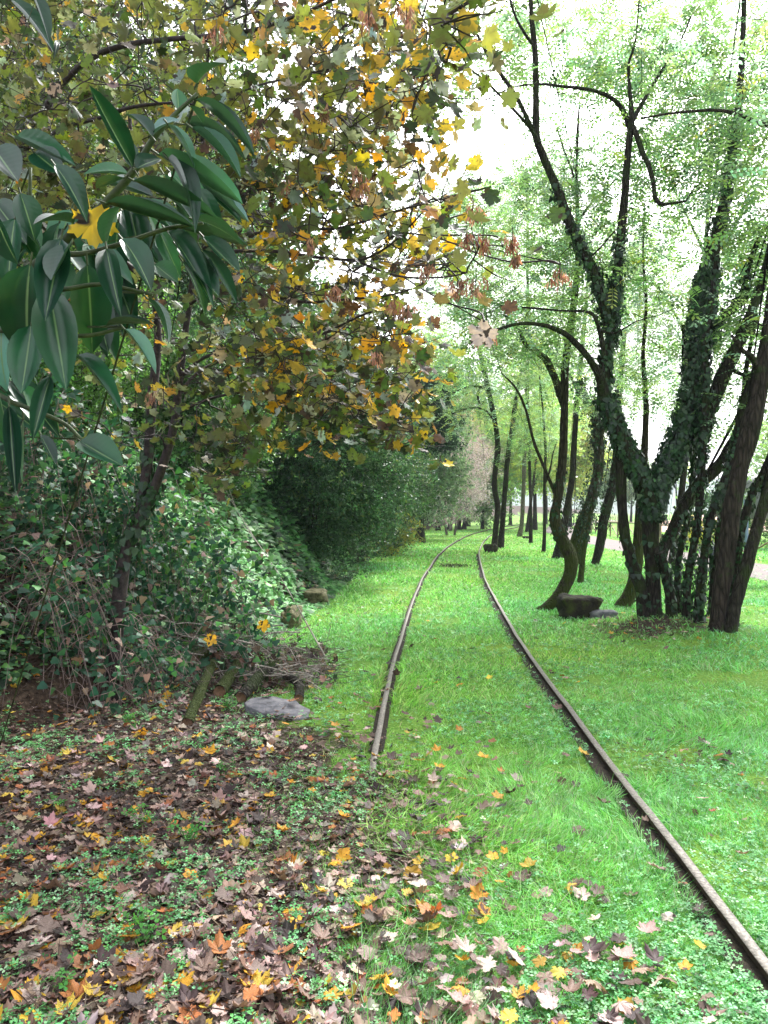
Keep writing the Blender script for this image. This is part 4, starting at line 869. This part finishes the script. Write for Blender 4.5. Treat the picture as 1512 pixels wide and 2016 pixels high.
# ------------------------------------------------------------------ glossy laurel in the near left corner
def build_laurel():
    lv = [(262, 330, 172, 172, 30), (270, 335, 245, 268, 24), (268, 332, 316, 306, 34), (300, 270, 254, 206, 24), (330, 244, 392, 322, 30), (300, 268, 338, 222, 38), (362, 245, 492, 268, 17), (385, 196, 512, 288, 26),
          (352, 218, 348, 176, 26), (372, 208, 402, 238, 26), (388, 165, 428, 96, 52), (378, 252, 482, 332, 34), (312, 304, 470, 420, 40), (262, 355, 422, 442, 30), (208, 400, 380, 462, 26), (330, 312, 410, 412, 28), (258, 352, 174, 318, 34),
          (245, 350, 192, 378, 30), (30, 272, 155, 342, 28), (68, 300, 126, 350, 42), (108, 325, 178, 414, 34), (-12, 290, 38, 368, 50), (146, 440, 68, 414, 42), (236, 406, 200, 478, 56), (240, 470, 305, 548, 42), (330, 456, 422, 562, 30),
          (350, 488, 428, 592, 40), (400, 466, 470, 542, 28), (396, 490, 460, 600, 24), (384, 432, 486, 456, 26), (305, 520, 352, 562, 30), (60, 520, 34, 712, 78), (98, 570, 132, 775, 60), (172, 520, 186, 695, 58), (62, 640, 44, 778, 48),
          (208, 642, 300, 626, 26), (245, 648, 312, 724, 22), (290, 588, 352, 660, 34), (150, 700, 242, 792, 24), (158, 868, 246, 926, 42), (-10, 560, 32, 606, 46), (18, 800, 30, 982, 24), (46, 825, 52, 952, 22), (80, 855, 108, 918, 18), (-4, 750, 10, 900, 34),
          (100, 740, 62, 860, 26), (20, 0, 112, 92, 22), (58, -20, 104, 74, 20), (115, 85, 108, 100, 8), (120, 470, 90, 640, 46), (30, 430, 8, 560, 44), (140, 480, 108, 560, 40), (210, 490, 232, 610, 34), (-10, 420, 24, 520, 44), (40, 380, 70, 470, 40), (5, 640, -10, 760, 50)]
    root = thing('laurel_bush', (-1.15, 1.0, float(height(-1.15, 1.0))), 'glossy dark green laurel branches hanging in from the upper left corner', 'shrub')
    base = np.array(root.location); mb = MB()
    stems = [[(-420, 1600, 1.25), (-330, 1150, 1.25), (-200, 850, 1.2), (-80, 640, 1.12), (20, 560, 1.08), (105, 497, 1.04), (151, 452, 1.02), (201, 407, 1.0), (261, 340, .98), (301, 275, .97), (340, 230, .97), (388, 185, .97)],
             [(-40, 600, 1.1), (20, 520, 1.1), (55, 450, 1.1), (60, 330, 1.08)], [(105, 497, 1.04), (160, 500, 1.03), (240, 480, 1.0), (330, 450, .98), (400, 440, .98)], [(-200, 850, 1.2), (-60, 760, 1.1), (20, 790, 1.0), (120, 830, 1.0), (160, 865, 1.0)],
             [(20, 560, 1.08), (60, 560, 1.0), (120, 570, .98), (200, 560, .98), (300, 580, .98)], [(-330, 1150, 1.25), (-260, 500, 1.2), (-120, 60, 1.1), (10, -10, 1.0), (70, 0, 1.0)], [(-80, 640, 1.12), (0, 650, 1.0), (110, 660, 1.0), (180, 660, 1.0), (240, 645, 1.0)]]
    for k, s_ in enumerate(stems):
        P_ = smooth_path([W(*q) for q in s_], 4)
        if k == 0: P_ = np.vstack([[P_[0][0] - .05, P_[0][1], base[2] - .05], P_])
        mb.tube(P_, np.linspace(.012 if k == 0 else .0042, .0022, len(P_)), 7, .05)
    # extra leaves filling the shaded heart of the shrub
    ex = []
    for _ in range(95):
        a = random.uniform(-260, 250) ; b = random.uniform(380, 800) if a < 60 else random.uniform(390, 600)
        L = random.uniform(85, 130); an = random.uniform(-.9, 1.1)
        ex.append((a, b, a + L * sin(an), b + L * cos(an), random.uniform(32, 50)))
    for _ in range(26):
        a = random.uniform(170, 400); b = random.uniform(330, 520); L = random.uniform(90, 140); an = random.uniform(.3, 1.3)
        ex.append((a, b, a + L * sin(an), b + L * cos(an), random.uniform(24, 36)))
    al = lv + ex; n = len(al); P_ = np.zeros((n, 3)); D = np.zeros((n, 3)); s = np.zeros(n); w_ = np.zeros(n)
    for k, (x0, y0, x1, y1, wd) in enumerate(al):
        z = random.uniform(.93, 1.03) if k < len(lv) else random.uniform(1.05, 1.3)
        a = W(x0, y0, z); b = W(x1, y1, z - random.uniform(-.03, .05)); P_[k] = a; D[k] = b - a; s[k] = np.linalg.norm(b - a); w_[k] = wd / F * z / s[k] * 1.35
        pt = smooth_path([a - (b - a) * .12, a - (b - a) * .04, a + (b - a) * .02], 2); mb.tube(pt, .0013, 4, cap=False)
    mb.build('stems', M['bark_green'], root, base)
    nv = rdir(n) * .45 + np.array((0, -.55, .85)); Tl = [T_laurel(.14), T_laurel(-.08), T_laurel(.3)]
    R = frames(D, nv); col = pick([(3, (.008, .045, .022)), (2, (.014, .07, .035)), (1, (.03, .12, .05)), (.8, (.10, .24, .19))], n, .15)  # last, light bluish tone paints the sky sheen of upturned leaves into colour
    which = rng.integers(0, 3, n)
    for k in range(3):
        mk = which == k
        cloud('foliage', Tl[k], P_[mk], R[mk], s[mk], col[mk], M['laurel'], root, base, width=w_[mk])
M['bark_green'] = noise_mat('green_shoot_bark', (.03, .045, .02), (.08, .10, .045), 60, .6, .2)
build_laurel()

def single_leaf(px, py, Z, size, col, label, d, nv, T=None):
    Tm = T or T_MAP[0]; o = cloud('fallen_leaf', Tm, np.zeros((1, 3)), frames(np.array([d], float), np.array([nv], float)), np.array([size]), np.array([col]), M['maple'])
    o.location = tuple(W(px, py, Z)); tag(o, label, 'leaf'); return o
single_leaf(178, 415, .985, .05, (.75, .50, .03), 'bright yellow maple leaf caught on the laurel twig', (.15, 0, -1), (.3, -1, .25))
single_leaf(965, 645, 3.2, .11, (.50, .40, .45), 'mauve and orange maple leaf hanging by the lowest seed bunch', (-.5, 0, -.5), (.2, -1, .5))

# ------------------------------------------------------------------ bank vegetation
def bank_cover():
    n = 80000; y = 5.8 + 34 * rng.random(n) ** 1.5; d = -.15 + 7 * rng.random(n) ** 1.3; x = foot(y) - d
    keep = ~((y < 7.6) & (d < .25)) & (x > -.55 * y - 1.5); x, y = x[keep], y[keep]; n = len(x); d = foot(y) - x
    bump = vn(x, y, 40, .9) * .5 + vn(x, y, 41, 2.6) * .3
    bump = bump + .9 * sstep(.45, .75, vn(x, y, 44, 1.1)) * sstep(.2, 1.2, d)
    z = height(x, y) + bump * (.2 + .6 * sstep(0, 1.5, d)) * rng.random(n) ** .4
    s = (.05 + .05 * rng.random(n)) * np.clip(y / 9, .8, 2.2)
    bright = sstep(.36, .56, vn(x, y, 50, .35) * .6 + vn(x, y, 51, 1.2) * .4)[:, None] * sstep(7, 10, y)[:, None]  # patches of lit leaf tone: light painted into the leaf colour, none close by
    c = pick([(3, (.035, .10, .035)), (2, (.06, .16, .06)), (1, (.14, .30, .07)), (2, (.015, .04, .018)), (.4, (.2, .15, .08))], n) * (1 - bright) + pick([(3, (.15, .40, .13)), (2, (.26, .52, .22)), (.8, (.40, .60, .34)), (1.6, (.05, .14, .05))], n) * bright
    D = rdir(n) * np.array((1, 1, .4)) + np.array((.35, -.3, -.3)); nv = rdir(n) * .5 + np.array((.3, -.35, 1.))
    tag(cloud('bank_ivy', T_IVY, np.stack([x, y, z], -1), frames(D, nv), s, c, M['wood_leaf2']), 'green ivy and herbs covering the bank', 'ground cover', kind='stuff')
M['wood_leaf2'] = leaf_mat('bank_leaf', .55, .3, nscale=8, spec=.3)
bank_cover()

def bramble(label, cx, cy, n_st, n_lf, r, pal, h=.9, dry=True):
    base = np.array((cx, cy, float(height(cx, cy)))); root = thing('bramble', base, label, 'bramble')
    mb = MB(); tips = []
    for _ in range(n_st):
        a = rng.random() * 6.28; q = np.array((cx + rng.normal() * r * .45, cy + rng.normal() * r * .3, 0)); q[2] = float(height(q[0], q[1])) - .03
        L = r * (.6 + .9 * rng.random()); hh = h * (.35 + .8 * rng.random()); dv = np.array((cos(a), sin(a) * .6, 0)) * L
        e = q + dv; e[2] = float(height(e[0], e[1])) + hh * rng.random() * .5
        p = smooth_path([q, q + dv * .25 + np.array((0, 0, hh * .8)), q + dv * .6 + np.array((0, 0, hh)), e], 4)
        mb.tube(p, np.linspace(.004, .0015, len(p)), 4, cap=False); tips.append(p[3:])
        for _k in range(3):
            s0 = p[rng.integers(3, len(p))]; d2 = rdir(1)[0] * .22; mb.tube(np.array([s0, s0 + d2 * .5 + rng.normal(size=3) * .01, s0 + d2]), np.array((.0025, .002, .001)), 3, cap=False)
    mb.build('stems', M['bramble_stem'], root, base)
    tp = np.vstack(tips); i = rng.integers(0, len(tp), n_lf); pos = tp[i] + rng.normal(size=(n_lf, 3)) * .07
    cloud('foliage', T_IVY, pos, frames(rdir(n_lf) + np.array((0, -.2, -.5)), rdir(n_lf) * .6 + np.array((0, -.4, .9))), .045 + .04 * rng.random(n_lf), pick(pal, n_lf), M['wood_leaf2'], root, base)
BR = [(3, (.02, .075, .04)), (2, (.035, .12, .055)), (1, (.08, .24, .06)), (.6, (.3, .2, .15))]
bramble('tangle of pinkish dry bramble stems below the maple trunk, leftmost', -3.0, 6.45, 85, 800, 1.0, BR, .5)
bramble('bramble tangle between the maple foot and the brush pile', -2.45, 6.7, 60, 700, .6, BR, .6)
bramble('bramble arching over the bank at the left frame edge, big leaves above', -3.6, 7.7, 50, 3200, 1.0, BR, 1.5)
bramble('leafy bramble around the foot of the maple trunk', -2.5, 7.9, 40, 3000, .9, BR, 1.1)
bramble('bright leafy bramble on the bank above the brush pile', -2.4, 9.0, 30, 2200, .9, [(2, (.08, .22, .06)), (2, (.14, .32, .10)), (1, (.05, .13, .04))], .9)

# small green herbs standing in the litter
def herb(x, y, s0, label, n=34, col=(.12, .38, .08)):
    base = np.array((x, y, float(height(x, y)))); root = thing('herb', base, label, 'weed'); mb = MB()
    tips = []
    for _ in range(7):
        a = rng.random() * 6.28; e = base + np.array((cos(a) * s0 * .7, sin(a) * s0 * .7, s0 * (.5 + .5 * rng.random()))); p = smooth_path([base - np.array((0, 0, .01)), base + (e - base) * .4 + np.array((0, 0, s0 * .25)), e], 3); mb.tube(p, .0012, 3, cap=False); tips.append(p[1:])
    mb.build('stems', M['bark_green'], root, base); tp = np.vstack(tips); i = rng.integers(0, len(tp), n)
    cloud('foliage', T_clover(), tp[i] + rng.normal(size=(n, 3)) * s0 * .12, frames(rdir(n), rdir(n) * .5 + np.array((0, 0, 1.))), (.016 + .012 * rng.random(n)) * s0 / .1, pick([(1, col), (1, tuple(c * .75 for c in col))], n), M['clover'], root, base)
for px, py, s0, lb in ((290, 1860, .13, 'tall feathery green weed in the litter, nearest the lower left'), (115, 1965, .10, 'small bright green weed near the bottom left corner'), (365, 1665, .11, 'bushy green weed in the middle of the litter'), (275, 1640, .10, 'light green weed left of the bushy one'),
                       (440, 1530, .09, 'small weed beside the orange leaves'), (655, 1892, .07, 'little weed near the bottom middle'), (265, 1440, .12, 'green weed in front of the brambles'), (445, 1400, .12, 'rounded green weed just left of the stone slab'), (230, 1290, .2, 'leafy bright green weed at the foot of the brambles'), (120, 1600, .07, 'tiny weed at the left in the litter'), (715, 1830, .06, 'little green sprig between yellow leaves')):
    Z = F * EYE / (py - HY); herb((px - CX) / F * Z, Z, s0, lb)

# ------------------------------------------------------------------ brush pile, logs, slab, stones
M['log_moss'] = bark_mat('mossy_log_bark', (.02, .016, .01), (.10, .08, .055), moss=(.045, .065, .012), moss_amt=.85, sc=12)
M['cut'] = noise_mat('cut_wood_face', (.12, .065, .04), (.26, .15, .09), 40, .8, .3)
M['stone'] = noise_mat('grey_slab_stone', (.035, .035, .04), (.13, .13, .145), 12, .85, .8, .01, c3=(.22, .21, .22))
M['rock_moss'] = noise_mat('mossy_rock', (.006, .006, .004), (.028, .024, .016), 7, .95, 1.0, .05, c3=(.05, .065, .014))
M['rock_pale'] = noise_mat('lichen_stone', (.03, .03, .014), (.13, .12, .06), 14, .9, 1.0, .03, c3=(.24, .22, .13))
def G(px, py, lift=0.0):
    Z = F * EYE / (py - HY); x = (px - CX) / F * Z
    return np.array((x, Z, float(height(x, Z)) + lift))
def log(p0, p1, r, label, mat='log_moss', bend=.04, face=True):
    base = p0.copy(); root = thing('log', base, label, 'log'); mid = (p0 + p1) / 2 + rng.normal(size=3) * bend; mid[2] += .02
    P_ = smooth_path([p0, mid, p1], 8); mb = MB(); R_ = np.linspace(r, r * .85, len(P_)); mb.tube(P_, R_, 18, .16, cap=False, seed=rng.random() * 9); mb.build('bark', M[mat], root, base)
    for e, k in ((P_[0], 0), (P_[-1], -1)):
        t = nrm(P_[1] - P_[0]) if k == 0 else nrm(P_[-1] - P_[-2]); mb = MB(); mb.tube(np.array([e - t * .004, e + t * .004]), R_[k] * .93, 18, 0); mb.build('cut_face', M['cut'], root, base, smooth=False)
log(G(368, 1432, .02), G(425, 1330, .2), .045, 'long mossy green log sloping out of the brush pile toward the litter')
log(G(432, 1380, .07), G(480, 1318, .22), .055, 'short mossy log with its cut end beside the long one')
log(G(474, 1388, .05), G(540, 1345, .14), .05, 'sawn log end poking out left behind the stone slab', 'bark')
log(G(588, 1390, .04), G(560, 1350, .10), .042, 'small sawn log end at the right behind the stone slab', 'bark')
log(G(385, 1345, .25), G(465, 1330, .34), .045, 'thin mossy branch lying across the two mossy logs')

def lump(name, label, cat, c, size, mat, seed=1, sub=24, flat=.0, edges=.3, slope=0, e=.55):
    u = np.linspace(0, 2 * pi, sub, endpoint=False); v = np.linspace(-pi / 2, pi / 2, sub // 2 + 1); U, V = np.meshgrid(u, v)
    def sp(a): return np.sign(a) * np.abs(a) ** e
    x = sp(np.cos(V)) * sp(np.cos(U)); y = sp(np.cos(V)) * sp(np.sin(U)); z = sp(np.sin(V))
    nz = 1 + edges * ((vn(x * 1.6 + seed, y * 1.6, z * 1.6 + 4, 1) - .5) + .5 * (vn(x * 4 + seed, y * 4, z * 4 + 4, 1) - .5) + .25 * (vn(x * 10 + seed, y * 10, z * 10 + 4, 1) - .5))
    P_ = np.stack([x * nz * size[0], y * nz * size[1], z * nz * size[2] + slope * x * size[2]], -1).reshape(-1, 3) + c
    i = np.arange(len(v) - 1)[:, None] * sub + np.arange(sub)[None]; i2 = np.arange(len(v) - 1)[:, None] * sub + (np.arange(sub)[None] + 1) % sub
    f = np.stack([i, i2, i2 + sub, i + sub], -1).reshape(-1, 4)
    base = np.array((c[0], c[1], float(height(c[0], c[1])))); o = mesh_obj(name, P_ - base, [f], M[mat], smooth=True); o.location = tuple(base); return tag(o, label, cat)
def slab():
    base = G(545, 1405); r = np.array([(-.25, .04), (-.22, -.03), (-.15, -.09), (-.07, -.16), (.02, -.17), (.09, -.22), (.19, -.22), (.26, -.17), (.24, -.10), (.25, -.02), (.17, .06), (.13, .14), (.03, .16), (-.05, .2), (-.15, .17), (-.22, .13)]) * 1.05
    v = []; n = len(r)
    for z, sc in ((-.05, 1), (.008, 1.02), (.016, .97)):
        for a, b in r: v.append((a * sc, b * sc, z + .04 + b * .12 - a * .06))
    v.append((0, 0, .062)); f4 = []
    for k in range(2):
        for j in range(n): f4.append((k * n + j, k * n + (j + 1) % n, (k + 1) * n + (j + 1) % n, (k + 1) * n + j))
    f3 = [(2 * n + j, 2 * n + (j + 1) % n, 3 * n) for j in range(n)]
    o = mesh_obj('stone_slab', np.array(v), [f4, f3], M['stone'], smooth=False); o.location = tuple(base); tag(o, 'flat grey stone slab lying tilted in front of the brush pile', 'stone')
slab()
for px, py, cc, lb in ((520, 1392, (.30, .19, .15), 'pinkish brown maple leaf lying on the stone slab toward its left'), (572, 1402, (.42, .2, .1), 'rusty maple leaf lying on the right end of the stone slab'), (556, 1388, (.2, .12, .09), 'brown maple leaf lying on the back of the stone slab')):
    p_ = G(px, py, .085); o_ = cloud('fallen_leaf', T_MAP[2], np.zeros((1, 3)), frames(np.array([[.6, -.6, .0]]), np.array([[.1, -.2, 1.]])), np.array([.085]), np.array([cc]), M['dry']); o_.location = tuple(p_); tag(o_, lb, 'fallen leaf')
lump('boulder', 'dark mossy boulder on the lawn beside the hooked trunk', 'boulder', G(1148, 1222) + np.array((0, .2, .14)), (.29, .27, .165), 'rock_moss', 6, 40, edges=.3, e=.34)
lump('stone', 'low grey stone leaning on the right side of the mossy boulder', 'stone', G(1192, 1226) + np.array((0, .15, .02)), (.2, .16, .08), 'stone', 8, 20)
lump('stone', 'pale lichened bank stone at the lawn edge, the farther one', 'stone', G(620, 1192) + np.array((0, .2, .12)), (.2, .3, .12), 'rock_pale', 5, 28, edges=.5)
lump('stone', 'pale lichened bank stone nearer the brush pile', 'stone', G(578, 1238) + np.array((-.05, .2, .13)), (.13, .25, .15), 'rock_pale', 12, 28, edges=.5)
lump('mossy_stump', 'small mossy stump at the foot of the tall pair beside the track', 'stump', G(966, 1086) + np.array((0, 0, .12)), (.26, .22, .2), 'rock_moss', 15, 20, edges=.5)
lump('stone', 'small dark stone on the lawn behind the pale-barked locust', 'stone', G(1037, 1060) + np.array((0, 0, .05)), (.25, .2, .1), 'rock_moss', 21, 14)

# sticks of the pile: each one a thing
protos = []
for k in range(5):
    mb = MB(); L = 1.0; bend = rng.normal(size=3) * .07; p = smooth_path([(0, 0, 0), (.33, bend[0], bend[1]), (.66, bend[1], bend[2]), (1, 0, 0)], 4)
    mb.tube(p, np.linspace(.011, .004, len(p)), 6, .1)
    for q in range(5):
        s0 = p[rng.integers(4, len(p) - 1)]; d = nrm(np.array((.7, rng.normal() * .7, rng.normal() * .7))) * (.12 + .2 * rng.random()); mb.tube(np.array([s0, s0 + d * .5 + rng.normal(size=3) * .012, s0 + d]), np.array((.005, .0035, .0016)), 4)
    protos.append(mb)
pm = []
for k, mb in enumerate(protos):
    o = mb.build('fallen_branch', M['stick']); pm.append(o)
M['stick_d'] = noise_mat('dark_dead_wood', (.05, .042, .036), (.18, .15, .125), 26, .85, .5)
def place_stick(o, a, b, th=None):
    d = Vector(b - a); o.location = Vector(a); o.rotation_mode = 'QUATERNION'; o.rotation_quaternion = d.to_track_quat('X', 'Z'); o.scale = (d.length, min(d.length, .8), min(d.length, .8))
used = [False] * 5; cnt = 0
special = [(G(345, 1345, .15), G(500, 1240, .62), 'long pale grey branch slanting up to the right across the pile'), (G(640, 1310, .08), G(430, 1190, .75), 'long straight branch with a pale split end reaching toward the lawn'), (G(500, 1345, .05), G(497, 1275, .38), 'thin pale upright stick in the middle of the pile')]
def pile_pt(lo, hi):
    px = rng.uniform(390, 660); py = rng.uniform(1300, 1378) - 25 * (px < 520); p = G(px, py); p[2] += rng.uniform(lo, hi) * max(.25, 1 - (px - 380) / 330); return p
sticks = [(a, b, lb, None) for a, b, lb in special]
for _ in range(70):
    a = pile_pt(.1, .62); an = rng.normal() * .7 + (0 if rng.random() < .6 else pi); L = .35 + .75 * rng.random()
    b = a + np.array((cos(an) * L, sin(an) * L * .6, rng.normal() * .12 + .02)); b[2] = max(b[2], float(height(b[0], b[1])) + .02); a[2] = max(a[2], float(height(a[0], a[1])) + .01)
    b[0] = min(b[0], -.55); a[0] = min(a[0], -.6)
    ln = 'long' if L > .72 else 'short'; wh = 'at the lawn end of the brush pile' if (a[0] + b[0]) / 2 > -1.15 else 'at the bank end of the brush pile'; sticks.append((a, b, ln + ' dead twiggy branch lying ' + wh, ln + ' dead branches ' + wh))
for k, (a, b, lb, gp) in enumerate(sticks):
    j = k % 5
    if used[j]:
        c = pm[j].copy(); COL.objects.link(c)
    else: c = pm[j]; used[j] = True
    place_stick(c, a, b) if k < 3 or a[0] < b[0] - .9 or b[0] < -1.1 else place_stick(c, b, a); tag(c, lb, 'branch', gp)
def pile_bits():
    n = 1800; px = rng.uniform(380, 660, n); py = rng.uniform(1280, 1362, n); Z = F * EYE / (py - HY); x = (px - CX) / F * Z; z = height(x, Z) + rng.random(n) ** 1.5 * .45 * np.clip(1 - (px - 380) / 330, .2, 1)
    mb = MB()
    for q in range(520):
        a = np.array((x[q], Z[q], z[q])); d = rdir(1)[0] * np.array((.35, .25, .1)); mb.tube(np.array([a, a + d * .5 + rng.normal(size=3) * .012, a + d]), np.array((.004, .003, .0015)), 3, cap=False)
    tag(mb.build('brushwood', M['stick_d']), 'fine dead twigs heaped in the brush pile', 'brushwood', kind='stuff')
    c = pick([(2, (.14, .09, .07)), (1, (.3, .2, .16)), (1, (.05, .09, .04)), (1, (.07, .05, .04))], n)
    tag(cloud('pile_leaves', T_maple(.6, 3), np.stack([x, Z, z], -1)[:330], frames(rdir(330), rdir(330) * .8 + np.array((0, -.3, .6))), .05 + .035 * rng.random(330), c[:330], M['dry']), 'withered leaves caught in the brush pile', 'leaf litter', kind='stuff')
pile_bits()
single_leaf(518, 1222, 6.9, .10, (.72, .42, .02), 'golden spotted maple leaf caught high on the brush pile', (.1, 0, -1), (.1, -1, .4))
single_leaf(418, 1250, 6.7, .10, (.62, .36, .04), 'yellow maple leaf caught among the sticks below the pale branch', (-.3, 0, -1), (.1, -1, .4))

# dark clump of moss between the rails
n = 240; c = G(886, 1115); pos = c + rng.normal(size=(n, 3)) * np.array((.28, .25, .015)) + np.array((0, 0, .03))
tag(cloud('moss_clump', T_SPR, pos, frames(rdir(n), rdir(n)), .06 + .05 * rng.random(n), pick([(1, (.03, .04, .015)), (1, (.07, .05, .03))], n), M['clover']), 'dark clump of dead moss lying between the rails', 'moss clump')

# ------------------------------------------------------------------ fence, post, information board
M['fence'] = noise_mat('weathered_fence_wood', (.16, .13, .085), (.34, .29, .20), 8, .85, .4)
fy = list(np.arange(14.5, 150, 2.6)); fx = [float(np.interp(y, PY, PXc)) + 2.2 for y in fy]
fb = np.array((fx[0], fy[0], float(height(fx[0], fy[0])))); froot = thing('wooden_fence', fb, 'rustic round-pole fence with diagonal braces running along the far side of the path', 'fence')
for k in range(len(fy)):
    a = np.array((fx[k], fy[k], float(height(fx[k], fy[k])))); mb = MB(); mb.tube(np.array([a - (0, 0, .2), a + (0, 0, .5), a + (0, 0, 1.0)]), .055, 8, .06); mb.build('post', M['fence'], froot, fb)
    if k + 1 < len(fy):
        b = np.array((fx[k + 1], fy[k + 1], float(height(fx[k + 1], fy[k + 1]))))
        mb = MB(); mb.tube(np.array([a + (0, 0, .98), (a + b) / 2 + (0, 0, .97), b + (0, 0, .98)]), .045, 7, .06); mb.build('top_rail', M['fence'], froot, fb)
        lo, hi = (a, b) if k % 2 else (b, a)
        mb = MB(); mb.tube(np.array([lo + (0, 0, .12), (lo + hi) / 2 + (0, 0, .5), hi + (0, 0, .86)]), .035, 7, .06); mb.build('brace', M['fence'], froot, fb)
M['post'] = noise_mat('dark_metal_post', (.03, .035, .05), (.07, .08, .11), 12, .45, .1, metal=.3)
pb = W(1401, 1169, 15.3); pb[2] = float(height(pb[0], pb[1])); pr = thing('metal_post', pb, 'thin dark metal post standing behind the ivy stems of the clump', 'post')
mb = MB(); mb.tube(np.array([pb - (0, 0, .1), pb + (0, 0, .5), pb + (0, 0, .9)]), .045, 12); mb.build('post_tube', M['post'], pr, pb)
mb = MB(); mb.tube(np.array([pb + (0, 0, .9), pb + (0, 0, .93), pb + (0, 0, .95)]), np.array((.052, .05, .02)), 12); mb.build('cap', M['post'], pr, pb)
mb = MB(); mb.tube(np.array([pb + (0, 0, .62), pb + (0, 0, .66)]), .05, 12); mb.build('band', M['post'], pr, pb)
bb = np.array((8.75, 18.0, float(height(8.75, 18.0)))); br = thing('information_board', bb, 'grey roofed information board on blue-grey posts seen between the rightmost trunks', 'board')
M['board_grey'] = noise_mat('grey_painted_board', (.16, .16, .18), (.24, .24, .26), 6, .6, .1)
M['board_white'] = noise_mat('white_painted_trim', (.45, .46, .5), (.6, .61, .65), 6, .5, .1); M['board_blue'] = noise_mat('blue_grey_paint', (.10, .16, .24), (.17, .24, .33), 9, .5, .1)
for sx in (-.42, .42):
    mb = MB(); mb.box(bb + (sx, 0, .9), (.08, .08, 2.0)); mb.build('post', M['board_blue'], br, bb, smooth=False)
mb = MB(); mb.box(bb + (0, 0, 1.78), (.74, .05, .62)); mb.build('panel', M['board_grey'], br, bb, smooth=False)
mb = MB(); mb.box(bb + (0, -.01, 2.13), (.98, .12, .07)); mb.build('trim', M['board_white'], br, bb, smooth=False)
mb = MB(); v = np.array([(-.62, -.22, 2.16), (.62, -.22, 2.16), (0, -.22, 2.52), (-.62, .22, 2.16), (.62, .22, 2.16), (0, .22, 2.52)]) + bb
mb.add(v, [(0, 1, 4, 3), (1, 2, 5, 4), (2, 0, 3, 5)]); mb.add(v, [(0, 1, 2), (3, 5, 4)]); mb.build('roof', M['board_grey'], br, bb, smooth=False)

# ------------------------------------------------------------------ damp autumn air
mh = bpy.data.materials.new('haze'); mh.use_nodes = True; th = mh.node_tree; th.nodes.clear()
oh = th.nodes.new('ShaderNodeOutputMaterial'); pv = th.nodes.new('ShaderNodeVolumePrincipled'); pv.inputs['Color'].default_value = (.80, .88, 1, 1); pv.inputs['Density'].default_value = .0005
th.links.new(pv.outputs[0], oh.inputs['Volume'])
mb = MB(); mb.box((300, 800, 60), (4000, 1990, 130)); tag(mb.build('haze', mh, smooth=False), kind='stuff')
